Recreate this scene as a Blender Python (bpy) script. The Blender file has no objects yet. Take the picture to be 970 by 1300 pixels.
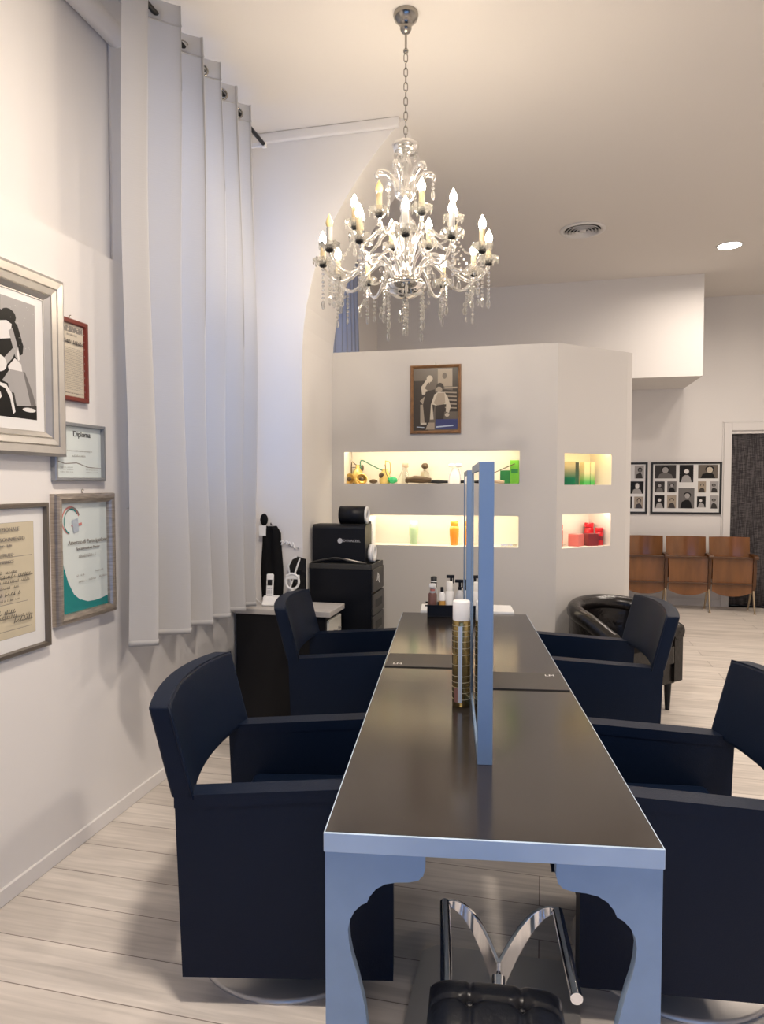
import bpy, bmesh, math, random
from mathutils import Vector, Matrix, Euler
random.seed(7)
PI = math.pi
scene = bpy.context.scene
COL = scene.collection

# ---------------------------------------------------------------- materials
def nodes_of(name):
    m = bpy.data.materials.new(name); m.use_nodes = True
    nt = m.node_tree; nt.nodes.clear()
    out = nt.nodes.new('ShaderNodeOutputMaterial')
    return m, nt, out

def mat(name, col, rough=.5, metal=0., spec=.5, bump=0., bscale=40., var=0., vscale=6., coat=0., stretch=None, emit=None, estr=0.):
    m, nt, out = nodes_of(name)
    b = nt.nodes.new('ShaderNodeBsdfPrincipled')
    b.inputs['Base Color'].default_value = (*col, 1)
    b.inputs['Roughness'].default_value = rough
    b.inputs['Metallic'].default_value = metal
    b.inputs['Specular IOR Level'].default_value = spec
    if coat: b.inputs['Coat Weight'].default_value = coat; b.inputs['Coat Roughness'].default_value = .05
    if emit: b.inputs['Emission Color'].default_value = (*emit, 1); b.inputs['Emission Strength'].default_value = estr
    nt.links.new(b.outputs[0], out.inputs[0])
    if bump or var:
        tc = nt.nodes.new('ShaderNodeTexCoord'); mp = nt.nodes.new('ShaderNodeMapping')
        nt.links.new(tc.outputs['Object'], mp.inputs[0])
        if stretch: mp.inputs['Scale'].default_value = stretch
    if bump:
        n = nt.nodes.new('ShaderNodeTexNoise'); n.inputs['Scale'].default_value = bscale; n.inputs['Detail'].default_value = 4
        nt.links.new(mp.outputs[0], n.inputs['Vector'])
        bp = nt.nodes.new('ShaderNodeBump'); bp.inputs['Strength'].default_value = bump; bp.inputs['Distance'].default_value = .01
        nt.links.new(n.outputs[0], bp.inputs['Height']); nt.links.new(bp.outputs[0], b.inputs['Normal'])
    if var:
        n = nt.nodes.new('ShaderNodeTexNoise'); n.inputs['Scale'].default_value = vscale; n.inputs['Detail'].default_value = 5
        nt.links.new(mp.outputs[0], n.inputs['Vector'])
        r = nt.nodes.new('ShaderNodeMapRange'); r.inputs['From Min'].default_value = .3; r.inputs['From Max'].default_value = .7
        r.inputs['To Min'].default_value = 1 - var; r.inputs['To Max'].default_value = 1 + var
        nt.links.new(n.outputs[0], r.inputs['Value'])
        mx = nt.nodes.new('ShaderNodeVectorMath'); mx.operation = 'SCALE'
        mx.inputs[0].default_value = col
        nt.links.new(r.outputs[0], mx.inputs['Scale']); nt.links.new(mx.outputs[0], b.inputs['Base Color'])
    return m

def crystal_mat():
    m, nt, out = nodes_of('crystal')
    t = nt.nodes.new('ShaderNodeBsdfTransparent'); t.inputs[0].default_value = (.86, .86, .85, 1)
    g = nt.nodes.new('ShaderNodeBsdfGlossy'); g.inputs[0].default_value = (1, .99, .97, 1); g.inputs['Roughness'].default_value = .06
    d = nt.nodes.new('ShaderNodeBsdfTranslucent'); d.inputs[0].default_value = (.95, .93, .9, 1)
    fr = nt.nodes.new('ShaderNodeFresnel'); fr.inputs[0].default_value = 1.75
    m1 = nt.nodes.new('ShaderNodeMixShader'); nt.links.new(fr.outputs[0], m1.inputs[0])
    nt.links.new(t.outputs[0], m1.inputs[1]); nt.links.new(g.outputs[0], m1.inputs[2])
    m2 = nt.nodes.new('ShaderNodeMixShader'); m2.inputs[0].default_value = .09
    nt.links.new(m1.outputs[0], m2.inputs[1]); nt.links.new(d.outputs[0], m2.inputs[2])
    nt.links.new(m2.outputs[0], out.inputs[0]); return m

def pane_mat(name, tint=(.95, .97, 1), f=.08):
    m, nt, out = nodes_of(name)
    t = nt.nodes.new('ShaderNodeBsdfTransparent'); t.inputs[0].default_value = (*tint, 1)
    g = nt.nodes.new('ShaderNodeBsdfGlossy'); g.inputs['Roughness'].default_value = .02
    mx = nt.nodes.new('ShaderNodeMixShader'); mx.inputs[0].default_value = f
    nt.links.new(t.outputs[0], mx.inputs[1]); nt.links.new(g.outputs[0], mx.inputs[2]); nt.links.new(mx.outputs[0], out.inputs[0])
    return m

def cloth_mat(name, col, trans=.5, weave=0.06):
    m, nt, out = nodes_of(name)
    d = nt.nodes.new('ShaderNodeBsdfDiffuse'); d.inputs[0].default_value = (*col, 1)
    t = nt.nodes.new('ShaderNodeBsdfTranslucent'); t.inputs[0].default_value = (*col, 1)
    mx = nt.nodes.new('ShaderNodeMixShader'); mx.inputs[0].default_value = trans
    nt.links.new(d.outputs[0], mx.inputs[1]); nt.links.new(t.outputs[0], mx.inputs[2]); nt.links.new(mx.outputs[0], out.inputs[0])
    tc = nt.nodes.new('ShaderNodeTexCoord'); mp = nt.nodes.new('ShaderNodeMapping'); mp.inputs['Scale'].default_value = (6, 6, 90)
    n = nt.nodes.new('ShaderNodeTexNoise'); n.inputs['Scale'].default_value = 3; n.inputs['Detail'].default_value = 3
    bp = nt.nodes.new('ShaderNodeBump'); bp.inputs['Strength'].default_value = weave * 3; bp.inputs['Distance'].default_value = .004
    nt.links.new(tc.outputs['Object'], mp.inputs[0]); nt.links.new(mp.outputs[0], n.inputs['Vector'])
    nt.links.new(n.outputs[0], bp.inputs['Height']); nt.links.new(bp.outputs[0], d.inputs['Normal'])
    return m

def floor_mat():
    m, nt, out = nodes_of('pale_oak_planks')
    L = nt.links.new
    b = nt.nodes.new('ShaderNodeBsdfPrincipled'); L(b.outputs[0], out.inputs[0])
    tc = nt.nodes.new('ShaderNodeTexCoord')
    br = nt.nodes.new('ShaderNodeTexBrick')
    br.inputs['Scale'].default_value = 1.0
    br.inputs['Brick Width'].default_value = 2.3; br.inputs['Row Height'].default_value = .2
    br.inputs['Mortar Size'].default_value = .0022; br.inputs['Mortar Smooth'].default_value = .2
    br.inputs['Color1'].default_value = (.60, .545, .49, 1); br.inputs['Color2'].default_value = (.70, .645, .585, 1)
    br.inputs['Mortar'].default_value = (.24, .20, .17, 1); br.offset = .37
    L(tc.outputs['Object'], br.inputs['Vector'])
    mp = nt.nodes.new('ShaderNodeMapping'); mp.inputs['Scale'].default_value = (1.6, 26, 1); L(tc.outputs['Object'], mp.inputs[0])
    n = nt.nodes.new('ShaderNodeTexNoise'); n.inputs['Scale'].default_value = 1.4; n.inputs['Detail'].default_value = 8; n.inputs['Distortion'].default_value = .8
    L(mp.outputs[0], n.inputs['Vector'])
    mp2 = nt.nodes.new('ShaderNodeMapping'); mp2.inputs['Scale'].default_value = (1.1, 4.5, 1); L(tc.outputs['Object'], mp2.inputs[0])
    n2 = nt.nodes.new('ShaderNodeTexNoise'); n2.inputs['Scale'].default_value = 1.7; n2.inputs['Detail'].default_value = 3; L(mp2.outputs[0], n2.inputs['Vector'])
    r = nt.nodes.new('ShaderNodeMapRange'); r.inputs['From Min'].default_value = .3; r.inputs['From Max'].default_value = .75
    r.inputs['To Min'].default_value = .80; r.inputs['To Max'].default_value = 1.1; L(n.outputs[0], r.inputs['Value'])
    r2 = nt.nodes.new('ShaderNodeMapRange'); r2.inputs['From Min'].default_value = .3; r2.inputs['From Max'].default_value = .7
    r2.inputs['To Min'].default_value = .88; r2.inputs['To Max'].default_value = 1.08; L(n2.outputs[0], r2.inputs['Value'])
    mu = nt.nodes.new('ShaderNodeMath'); mu.operation = 'MULTIPLY'; L(r.outputs[0], mu.inputs[0]); L(r2.outputs[0], mu.inputs[1])
    sc = nt.nodes.new('ShaderNodeVectorMath'); sc.operation = 'SCALE'; L(br.outputs['Color'], sc.inputs[0]); L(mu.outputs[0], sc.inputs['Scale'])
    L(sc.outputs[0], b.inputs['Base Color'])
    b.inputs['Roughness'].default_value = .42; b.inputs['Specular IOR Level'].default_value = .4
    bp = nt.nodes.new('ShaderNodeBump'); bp.inputs['Strength'].default_value = .12; bp.inputs['Distance'].default_value = .003
    L(n.outputs[0], bp.inputs['Height']); L(bp.outputs[0], b.inputs['Normal'])
    return m

def woven_mat():
    m, nt, out = nodes_of('charcoal_weave')
    L = nt.links.new
    b = nt.nodes.new('ShaderNodeBsdfPrincipled'); L(b.outputs[0], out.inputs[0]); b.inputs['Roughness'].default_value = .9
    tc = nt.nodes.new('ShaderNodeTexCoord')
    vals = []
    for s in ((60, 60, 3), (5, 5, 75)):
        mp = nt.nodes.new('ShaderNodeMapping'); mp.inputs['Scale'].default_value = s; L(tc.outputs['Object'], mp.inputs[0])
        n = nt.nodes.new('ShaderNodeTexNoise'); n.inputs['Scale'].default_value = 2; n.inputs['Detail'].default_value = 2; L(mp.outputs[0], n.inputs['Vector'])
        vals.append(n.outputs[0])
    a = nt.nodes.new('ShaderNodeMath'); a.operation = 'ADD'; L(vals[0], a.inputs[0]); L(vals[1], a.inputs[1])
    cr = nt.nodes.new('ShaderNodeValToRGB'); cr.color_ramp.elements[0].position = .78; cr.color_ramp.elements[0].color = (.025, .022, .024, 1)
    cr.color_ramp.elements[1].position = 1.25 if False else 1.0; cr.color_ramp.elements[1].color = (.10, .09, .092, 1)
    e = cr.color_ramp.elements.new(.9); e.color = (.05, .045, .048, 1)
    h = nt.nodes.new('ShaderNodeMath'); h.operation = 'MULTIPLY'; h.inputs[1].default_value = .9; L(a.outputs[0], h.inputs[0])
    L(h.outputs[0], cr.inputs[0]); L(cr.outputs[0], b.inputs['Base Color'])
    bp = nt.nodes.new('ShaderNodeBump'); bp.inputs['Strength'].default_value = .4; bp.inputs['Distance'].default_value = .004
    L(a.outputs[0], bp.inputs['Height']); L(bp.outputs[0], b.inputs['Normal'])
    return m

def gradient_mat(name, c0, c1, z0, z1):
    """printed carton whose own ink fades from one colour at the foot to another at the top"""
    m, nt, out = nodes_of(name)
    b = nt.nodes.new('ShaderNodeBsdfPrincipled'); nt.links.new(b.outputs[0], out.inputs[0]); b.inputs['Roughness'].default_value = .35
    tc = nt.nodes.new('ShaderNodeTexCoord'); sp = nt.nodes.new('ShaderNodeSeparateXYZ'); nt.links.new(tc.outputs['Object'], sp.inputs[0])
    r = nt.nodes.new('ShaderNodeMapRange'); r.inputs['From Min'].default_value = z0; r.inputs['From Max'].default_value = z1
    nt.links.new(sp.outputs['Z'], r.inputs['Value'])
    cr = nt.nodes.new('ShaderNodeValToRGB'); cr.color_ramp.elements[0].color = (*c0, 1); cr.color_ramp.elements[1].color = (*c1, 1)
    nt.links.new(r.outputs[0], cr.inputs[0]); nt.links.new(cr.outputs[0], b.inputs['Base Color'])
    return m

M = {}
M['wall'] = mat('wall_paint', (.76, .735, .71), .75, spec=.2, bump=.03, bscale=160)
M['wall_grey'] = mat('partition_paint', (.60, .575, .545), .75, spec=.2, bump=.03, bscale=160)
M['wall_front'] = mat('front_wall_bounce_cut', (.035, .045, .065), .7, spec=.2)  # unseen wall, made dark to keep pale bounce off the front faces
M['ceil'] = mat('ceiling_paint', (.74, .70, .655), .85, spec=.1)
M['trim'] = mat('white_trim', (.74, .715, .69), .5)
M['floor'] = floor_mat()
M['niche'] = mat('niche_paint', (.80, .75, .66), .8, spec=.1)
M['leather'] = mat('daylit_black_leather', (.0022, .0070, .021), .46, spec=.20, bump=.12, bscale=260)  # navy cast of the daylight is put into the black leather's colour
M['leather_tub'] = mat('aged_black_leather', (.008, .0065, .006), .24, spec=.42, bump=.35, bscale=26)
M['leather_tuft'] = mat('tufted_black_leather', (.004, .0045, .007), .30, spec=.28, bump=.1, bscale=60)
M['chrome'] = mat('chrome', (.78, .78, .80), .12, 1.)
M['steel'] = mat('brushed_steel', (.50, .48, .46), .42, .7, bump=.05, bscale=20, stretch=(1, 40, 1))
M['nickel'] = mat('dark_nickel', (.36, .34, .31), .22, 1.)
M['blackened'] = mat('blackened_metal', (.02, .02, .022), .35, .6)
M['alu_post'] = mat('satin_aluminium_frame_daylit', (.20, .29, .43), .42, .2)  # mirror frames: blue of the daylight mixed into the metal colour
M['alu'] = mat('satin_aluminium_daylit', (.52, .64, .78), .42, .2, bump=.03, bscale=14, var=.05, vscale=5)  # base colour carries the blue daylight on the table edge
M['alu_leg'] = mat('satin_aluminium_leg_daylit', (.31, .42, .57), .48, .2, bump=.04, bscale=14, var=.07, vscale=7)  # legs too have the daylight's blue in their base colour
M['table'] = mat('dark_bronze_laminate', (.024, .0195, .017), .17, .0, spec=.5, var=.18, vscale=3)
M['table'].node_tree.nodes['Principled BSDF'].inputs['IOR'].default_value = 1.68
M['mat_grey'] = mat('grey_rubber', (.055, .050, .047), .5, spec=.35)
M['mat_edge'] = mat('dark_rubber', (.012, .010, .010), .6)
M['mirror'] = mat('mirror', (.93, .94, .95), .015, 1.)
M['white'] = mat('white_plastic', (.80, .80, .80), .35)
M['white_gloss'] = mat('white_ceramic', (.85, .84, .81), .2)
M['black'] = mat('black_plastic', (.0045, .0055, .009), .42, spec=.3)
M['black_panel'] = mat('black_melamine', (.006, .006, .008), .5, spec=.3)
M['dgrey'] = mat('dark_grey_plastic', (.035, .034, .032), .5)
M['lam'] = mat('grey_oak_laminate', (.50, .475, .45), .45, var=.12, vscale=3, stretch=(2, 30, 2))
M['cream'] = mat('cream_lacquer', (.80, .77, .68), .4)
M['black_cloth'] = mat('black_cloth', (.008, .008, .009), .9, spec=.1)
M['curtain'] = cloth_mat('white_linen', (.64, .63, .62), .42)
M['curtain_backlit'] = cloth_mat('backlit_curtain_cloth', (.50, .51, .56), .25)  # same curtain cloth, with the blue of its backlight put into the colour
M['crystal'] = crystal_mat()
M['candle'] = mat('ivory_candle_tube', (.34, .27, .16), .5)
M['candle_w'] = mat('white_candle_tube', (.33, .32, .30), .5)
M['bulb'] = mat('lit_bulb', (1, .95, .85), .4, emit=(1, .85, .66), estr=155)
M['bulb_off'] = mat('unlit_bulb', (.78, .60, .26), .25)
M['led'] = mat('warm_led_strip', (1, .9, .7), .5, emit=(1, .87, .66), estr=30)
M['led_y'] = mat('yellow_led_strip', (1, .9, .6), .5, emit=(1, .78, .40), estr=22)
M['led_w'] = mat('soft_led_strip', (1, .9, .8), .5, emit=(1, .86, .70), estr=25)
M['lamp_disc'] = mat('downlight_diffuser', (1, 1, 1), .5, emit=(1, .93, .82), estr=30)
M['wood'] = mat('varnished_plywood', (.20, .078, .022), .24, spec=.5, var=.22, vscale=4, stretch=(3, 3, .6), coat=.3)
M['wood_dark'] = mat('dark_varnished_wood', (.095, .040, .014), .35, var=.2, vscale=8)
M['brass_leg'] = mat('bronze_steel', (.42, .33, .22), .4, .7)
M['silver_frame'] = mat('silver_leaf', (.56, .535, .50), .36, .8, bump=.05, bscale=30, var=.06, vscale=9)
M['champagne'] = mat('champagne_frame', (.46, .40, .34), .32, .8, bump=.25, bscale=18, var=.22, vscale=20, stretch=(1, 1, 8))
M['grey_frame'] = mat('grey_frame', (.30, .31, .32), .4, .4)
M['red_frame'] = mat('red_brown_frame', (.17, .030, .018), .3, coat=.3)
M['bronze_frame'] = mat('bronze_frame', (.17, .145, .12), .4, .5)
M['brown_frame'] = mat('brown_wood_frame', (.22, .11, .045), .35, var=.25, vscale=30)
M['black_frame'] = mat('black_frame', (.008, .008, .008), .4)
M['paper'] = mat('white_mount_board', (.74, .73, .71), .2, spec=.5)
M['parch'] = mat('parchment', (.58, .51, .37), .2, spec=.5, var=.05, vscale=5)
M['news'] = mat('old_newsprint', (.62, .56, .45), .2, spec=.5)
M['mint'] = mat('pale_mint_paper', (.66, .72, .70), .16, spec=.6)
M['teal'] = mat('teal_ink', (.008, .22, .22), .16, spec=.6)
M['ink'] = mat('ink', (.05, .045, .045), .3)
M['ink_soft'] = mat('faded_ink', (.22, .20, .18), .3)
M['ink_red'] = mat('red_ink', (.55, .20, .18), .3)
M['g0'] = mat('photo_black', (.012, .011, .010), .35, spec=.2)
M['g1'] = mat('photo_dark', (.045, .041, .038), .35, spec=.2)
M['g2'] = mat('photo_mid', (.16, .15, .145), .35, spec=.2)
M['g3'] = mat('photo_light', (.36, .345, .335), .35, spec=.2)
M['g4'] = mat('photo_white', (.70, .68, .66), .35, spec=.2)
M['s1'] = mat('sepia_dark', (.055, .045, .036), .25)
M['s2'] = mat('sepia_mid', (.15, .125, .10), .25)
M['s3'] = mat('sepia_light', (.36, .30, .23), .25)
M['s4'] = mat('sepia_pale', (.55, .48, .38), .25)
M['navy_ink'] = mat('navy_ink', (.045, .055, .16), .3)
M['gold'] = mat('gold_metal', (.70, .47, .14), .28, .9)
M['gold_can'] = mat('gold_can_lacquer', (.36, .27, .11), .25, .85, var=.3, vscale=5, stretch=(9, 9, .2))
M['can_line'] = mat('pale_gold_print', (.66, .60, .45), .3, .7)
M['can_band'] = mat('pale_blue_print', (.55, .62, .70), .3, .4)
M['yellow'] = mat('yellow_glass', (.70, .52, .16), .15, spec=.6)
M['green_rub'] = mat('green_rubber', (.03, .42, .16), .35)
M['green_cord'] = mat('green_cord', (.02, .16, .08), .5)
M['green_box'] = mat('bright_green_carton', (.13, .40, .03), .4)
M['dgreen_box'] = mat('dark_green_carton', (.02, .17, .04), .4)
M['bottle_green'] = mat('pale_green_bottle', (.42, .58, .36), .25)
M['bottle_orange'] = mat('orange_bottle', (.75, .27, .03), .22)
M['brown_tool'] = mat('old_brown_tool', (.10, .065, .035), .45, .3)
M['beige'] = mat('beige_rubber', (.55, .42, .29), .5)
M['silver'] = mat('old_silver', (.60, .57, .50), .28, .9)
M['glass'] = pane_mat('clear_glass_bottle', (.93, .93, .90), .18)
M['pane'] = pane_mat('window_glass')
M['red'] = mat('red_bottle', (.55, .012, .02), .2)
M['dred'] = mat('dark_red_carton', (.20, .012, .018), .4)
M['pink'] = mat('pink_red_carton', (.62, .16, .14), .4)
M['grad_dark'] = gradient_mat('green_to_sand_carton', (.0, .12, .06), (.42, .36, .22), .05, .14)
M['grad_dk2'] = gradient_mat('green_to_black_carton', (.0, .10, .05), (.03, .04, .03), .03, .13)
M['grad_lt'] = gradient_mat('green_to_cream_carton', (.06, .45, .10), (.70, .62, .38), .02, .10)
M['brown_bottle'] = mat('brown_bottle', (.20, .10, .085), .3)
M['amber'] = mat('amber_label', (.60, .33, .08), .4)
M['grey_bottle'] = mat('grey_bottle', (.50, .51, .53), .3)
M['screen'] = mat('dark_screen', (.01, .01, .012), .1)
M['weave'] = woven_mat()
M['vent_dark'] = mat('duct_interior', (.03, .03, .03), .8)
M['logo'] = mat('pale_grey_print', (.50, .50, .52), .4)
M['tag'] = mat('white_print', (.80, .80, .80), .4)

# ---------------------------------------------------------------- mesh builder
class MB:
    def __init__(s): s.v = []; s.f = []; s.m = []; s.sm = []
    def add(s, vs, fs, m=0, smooth=False, X=None):
        b = len(s.v)
        s.v += [tuple(X @ Vector(p)) if X is not None else tuple(p) for p in vs]
        for f in fs: s.f.append(tuple(i + b for i in f)); s.m.append(m); s.sm.append(smooth)
    def box(s, a, b, m=0, X=None):
        x0, y0, z0 = a; x1, y1, z1 = b
        x0, x1 = min(x0, x1), max(x0, x1); y0, y1 = min(y0, y1), max(y0, y1); z0, z1 = min(z0, z1), max(z0, z1)
        vs = [(x, y, z) for z in (z0, z1) for y in (y0, y1) for x in (x0, x1)]
        s.add(vs, [(0, 2, 3, 1), (4, 5, 7, 6), (0, 1, 5, 4), (2, 6, 7, 3), (0, 4, 6, 2), (1, 3, 7, 5)], m, False, X); return s
    def prism(s, poly, axis, lo, hi, m=0, X=None, smooth=False):
        """polygon in the two other axes (x,y / x,z / y,z) extruded along axis"""
        n = len(poly)
        def P(p, h):
            return {'x': (h, p[0], p[1]), 'y': (p[0], h, p[1]), 'z': (p[0], p[1], h)}[axis]
        vs = [P(p, lo) for p in poly] + [P(p, hi) for p in poly]
        s.add(vs, [tuple(range(n))[::-1], tuple(range(n, 2 * n))], m, False, X)
        s.add(vs, [(i, (i + 1) % n, n + (i + 1) % n, n + i) for i in range(n)], m, smooth, X); return s
    def lathe(s, prof, n=24, m=0, X=None, smooth=True, caps=True):
        vs = []
        for r, z in prof:
            for k in range(n):
                a = 2 * PI * k / n; vs.append((r * math.cos(a), r * math.sin(a), z))
        fs = [(i * n + k, i * n + (k + 1) % n, (i + 1) * n + (k + 1) % n, (i + 1) * n + k) for i in range(len(prof) - 1) for k in range(n)]
        s.add(vs, fs, m, smooth, X)
        if caps:
            if prof[0][0] > 1e-5: s.add(vs[:n], [tuple(range(n))[::-1]], m, False, X)
            if prof[-1][0] > 1e-5: s.add(vs[-n:], [tuple(range(n))], m, False, X)
        return s
    def tube(s, pts, r, n=8, m=0, X=None, closed=False, caps=True):
        pts = [Vector(p) for p in pts]; N = len(pts)
        rr = r if isinstance(r, (list, tuple)) else [r] * N
        vs = []; up = None
        for i, p in enumerate(pts):
            if closed: t = pts[(i + 1) % N] - pts[i - 1]
            else: t = pts[min(i + 1, N - 1)] - pts[max(i - 1, 0)]
            t.normalize()
            if up is None:
                up = Vector((0, 0, 1)) if abs(t.z) < .9 else Vector((1, 0, 0))
            a = t.cross(up); 
            if a.length < 1e-5: a = t.orthogonal()
            a.normalize(); b = a.cross(t); up = b
            for k in range(n):
                w = 2 * PI * k / n; vs.append(p + a * math.cos(w) * rr[i] + b * math.sin(w) * rr[i])
        R = N if closed else N - 1
        fs = [(i * n + k, i * n + (k + 1) % n, ((i + 1) % N) * n + (k + 1) % n, ((i + 1) % N) * n + k) for i in range(R) for k in range(n)]
        s.add(vs, fs, m, True, X)
        if caps and not closed:
            s.add(vs[:n], [tuple(range(n))[::-1]], m, False, X); s.add(vs[-n:], [tuple(range(n))], m, False, X)
        return s
    def ball(s, c, r, sx=1, sy=1, sz=1, nu=10, nv=6, m=0, X=None, smooth=True):
        vs = []; c = Vector(c)
        for i in range(1, nv):
            t = PI * i / nv
            for k in range(nu):
                a = 2 * PI * k / nu
                vs.append(c + Vector((r * sx * math.sin(t) * math.cos(a), r * sy * math.sin(t) * math.sin(a), r * sz * math.cos(t))))
        top = len(vs); vs.append(c + Vector((0, 0, r * sz))); bot = len(vs); vs.append(c - Vector((0, 0, r * sz)))
        fs = [(i * nu + k, (i + 1) * nu + k, (i + 1) * nu + (k + 1) % nu, i * nu + (k + 1) % nu) for i in range(nv - 2) for k in range(nu)]
        fs += [(top, k, (k + 1) % nu) for k in range(nu)] + [(bot, (nv - 2) * nu + (k + 1) % nu, (nv - 2) * nu + k) for k in range(nu)]
        s.add(vs, fs, m, smooth, X); return s
    def grid(s, fn, nu, nv, m=0, X=None, smooth=True, flip=False):
        vs = [fn(i / nu, j / nv) for j in range(nv + 1) for i in range(nu + 1)]
        W = nu + 1
        fs = [(j * W + i, j * W + i + 1, (j + 1) * W + i + 1, (j + 1) * W + i) for j in range(nv) for i in range(nu)]
        if flip: fs = [f[::-1] for f in fs]
        s.add(vs, fs, m, smooth, X); return s
    def build(s, name, mats, parent=None, loc=(0, 0, 0), rz=0., rot=None, bevel=0., seg=2, subsurf=0, solid=0.):
        me = bpy.data.meshes.new(name); me.from_pydata(s.v, [], s.f); me.update()
        if not isinstance(mats, (list, tuple)): mats = [mats]
        for k in mats: me.materials.append(M[k])
        for p, mi, sm in zip(me.polygons, s.m, s.sm): p.material_index = mi; p.use_smooth = sm
        o = bpy.data.objects.new(name, me); COL.objects.link(o)
        o.location = loc; o.rotation_euler = rot if rot else (0, 0, rz)
        if parent is not None: o.parent = parent
        if bevel:
            b = o.modifiers.new('b', 'BEVEL'); b.width = bevel; b.segments = seg; b.limit_method = 'ANGLE'; b.angle_limit = math.radians(40)
            if seg > 1:
                for p in me.polygons: p.use_smooth = True
                w = o.modifiers.new('wn', 'WEIGHTED_NORMAL'); w.keep_sharp = False
        if solid:
            q = o.modifiers.new('s', 'SOLIDIFY'); q.thickness = solid; q.offset = 0
        if subsurf:
            q = o.modifiers.new('ss', 'SUBSURF'); q.levels = subsurf; q.render_levels = subsurf
        return o

def tag(o, label=None, cat=None, group=None, kind=None):
    if label: o['label'] = label
    if cat: o['category'] = cat
    if group: o['group'] = group
    if kind: o['kind'] = kind
    return o
def thing(name, label, cat, loc=(0, 0, 0), rz=0., group=None):
    o = bpy.data.objects.new(name, None); COL.objects.link(o); o.empty_display_size = .05
    o.location = loc; o.rotation_euler = (0, 0, rz)
    return tag(o, label, cat, group)
def kids(o): return [c for c in bpy.data.objects if c.parent == o]
def dup(root, loc, rz, label, parent=None):
    tree = {}
    for c in bpy.data.objects:
        if c.parent: tree.setdefault(c.parent.name, []).append(c)
    def cp(o, par):
        n = o.copy(); COL.objects.link(n)
        if par is not None: n.parent = par
        for c in tree.get(o.name, []): cp(c, n)
        return n
    r = cp(root, parent); r.location = loc; r.rotation_euler = (0, 0, rz)
    if label: r['label'] = label
    return r
def struct(mb, name, mats, label, cat='wall', **k):
    o = mb.build(name, mats, **k); return tag(o, label, cat, kind='structure')

def text_mesh(name, s, size, m, parent, loc, rot, ext=.0006, align='LEFT', sx=1.):
    cu = bpy.data.curves.new(name, 'FONT'); cu.body = s; cu.size = size; cu.extrude = ext; cu.align_x = align; cu.align_y = 'CENTER'
    t = bpy.data.objects.new(name + '_tmp', cu); COL.objects.link(t)
    dg = bpy.context.evaluated_depsgraph_get(); dg.update()
    me = bpy.data.meshes.new_from_object(t.evaluated_get(dg)); bpy.data.objects.remove(t); bpy.data.curves.remove(cu)
    me.materials.clear(); me.materials.append(M[m])
    o = bpy.data.objects.new(name, me); COL.objects.link(o); o.location = loc; o.rotation_euler = rot; o.scale = (sx, 1, 1)
    if parent is not None: o.parent = parent
    return o

# ---------------------------------------------------------------- setting
CEIL = 3.97; XL = -1.985; YB = 9.58; XR = 4.3; YF = -1.3; YP = 5.15
def cells(mb, us, vs, holes, fn, t0, t1, m=0):
    """a thick wall with rectangular holes: us/vs outer ranges, fn(u,v,t)->xyz"""
    U = sorted({us[0], us[1]} | {h[0] for h in holes} | {h[1] for h in holes}); V = sorted({vs[0], vs[1]} | {h[2] for h in holes} | {h[3] for h in holes})
    inside = lambda u, v: any(h[0] < u < h[1] and h[2] < v < h[3] for h in holes)
    for i in range(len(U) - 1):
        for j in range(len(V) - 1):
            u0, u1, v0, v1 = U[i], U[i + 1], V[j], V[j + 1]
            if inside((u0 + u1) / 2, (v0 + v1) / 2): continue
            for t in (t0, t1): mb.add([fn(u0, v0, t), fn(u1, v0, t), fn(u1, v1, t), fn(u0, v1, t)], [(0, 1, 2, 3)], m)
    for h in list(holes) + [(us[0], us[1], vs[0], vs[1])]:
        c = [(h[0], h[2]), (h[1], h[2]), (h[1], h[3]), (h[0], h[3])]
        for k in range(4):
            a, b = c[k], c[(k + 1) % 4]
            mb.add([fn(*a, t0), fn(*b, t0), fn(*b, t1), fn(*a, t1)], [(0, 1, 2, 3)], m)
    return mb

struct(MB().box((-2.5, YF - .2, -.12), (XR + .3, YB + .3, 0)), 'floor', 'floor', 'pale oak plank floor running through the salon', 'floor')
struct(MB().box((-2.5, YF - .2, CEIL), (XR + .3, YB + .3, CEIL + .15)), 'ceiling', 'ceil', 'plain warm white high ceiling', 'ceiling')
W1 = (3.10, 4.33, 1.47, 3.70); W2 = (5.55, 6.95, 1.3, 3.70)
w = MB()
cells(w, (YF, YB), (0, CEIL), [W1, W2], lambda u, v, t: (t, u, v), -2.36, -2.06)          # upper wall
cells(w, (YF, YB), (0, 2.64), [(2.975, 4.40, 1.47, 2.65), (5.55, 6.95, 1.3, 2.65)], lambda u, v, t: (t, u, v), -2.06, XL)   # thicker lower wall with its ledge
struct(w, 'wall_left', 'wall', 'white left wall, thicker below a shallow ledge', 'wall')
w = MB(); cells(w, (-2.4, XR + .2), (0, CEIL), [(2.33, 3.30, 0, 2.27)], lambda u, v, t: (u, t, v), YB, YB + .2)
struct(w, 'wall_back', 'wall', 'white far wall behind the row of theatre seats', 'wall')
w = MB().box((XR, YF, 0), (XR + .2, YB, CEIL)); struct(w, 'wall_right', 'wall', 'white right wall of the salon', 'wall')
SHOP = (-.9, 2.7, .12, 2.12)
w = MB(); cells(w, (-2.4, XR + .2), (0, CEIL), [SHOP], lambda u, v, t: (u, t, v), YF - .2, YF)
struct(w, 'wall_front', 'wall_front', 'unseen front wall darkened to cut bounce light, with the wide shop window', 'wall')
# shop window behind the camera
w = MB()
for x in (-.9, .28, 1.46, 2.64): w.box((x, YF - .14, .12), (x + .06, YF - .06, 2.12))
for z in (.12, 2.06): w.box((-.9, YF - .14, z), (2.7, YF - .06, z + .06))
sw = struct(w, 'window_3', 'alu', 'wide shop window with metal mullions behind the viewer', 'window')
MB().box((-.84, YF - .105, .18), (2.64, YF - .10, 2.06)).build('pane', 'pane', sw)
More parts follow.
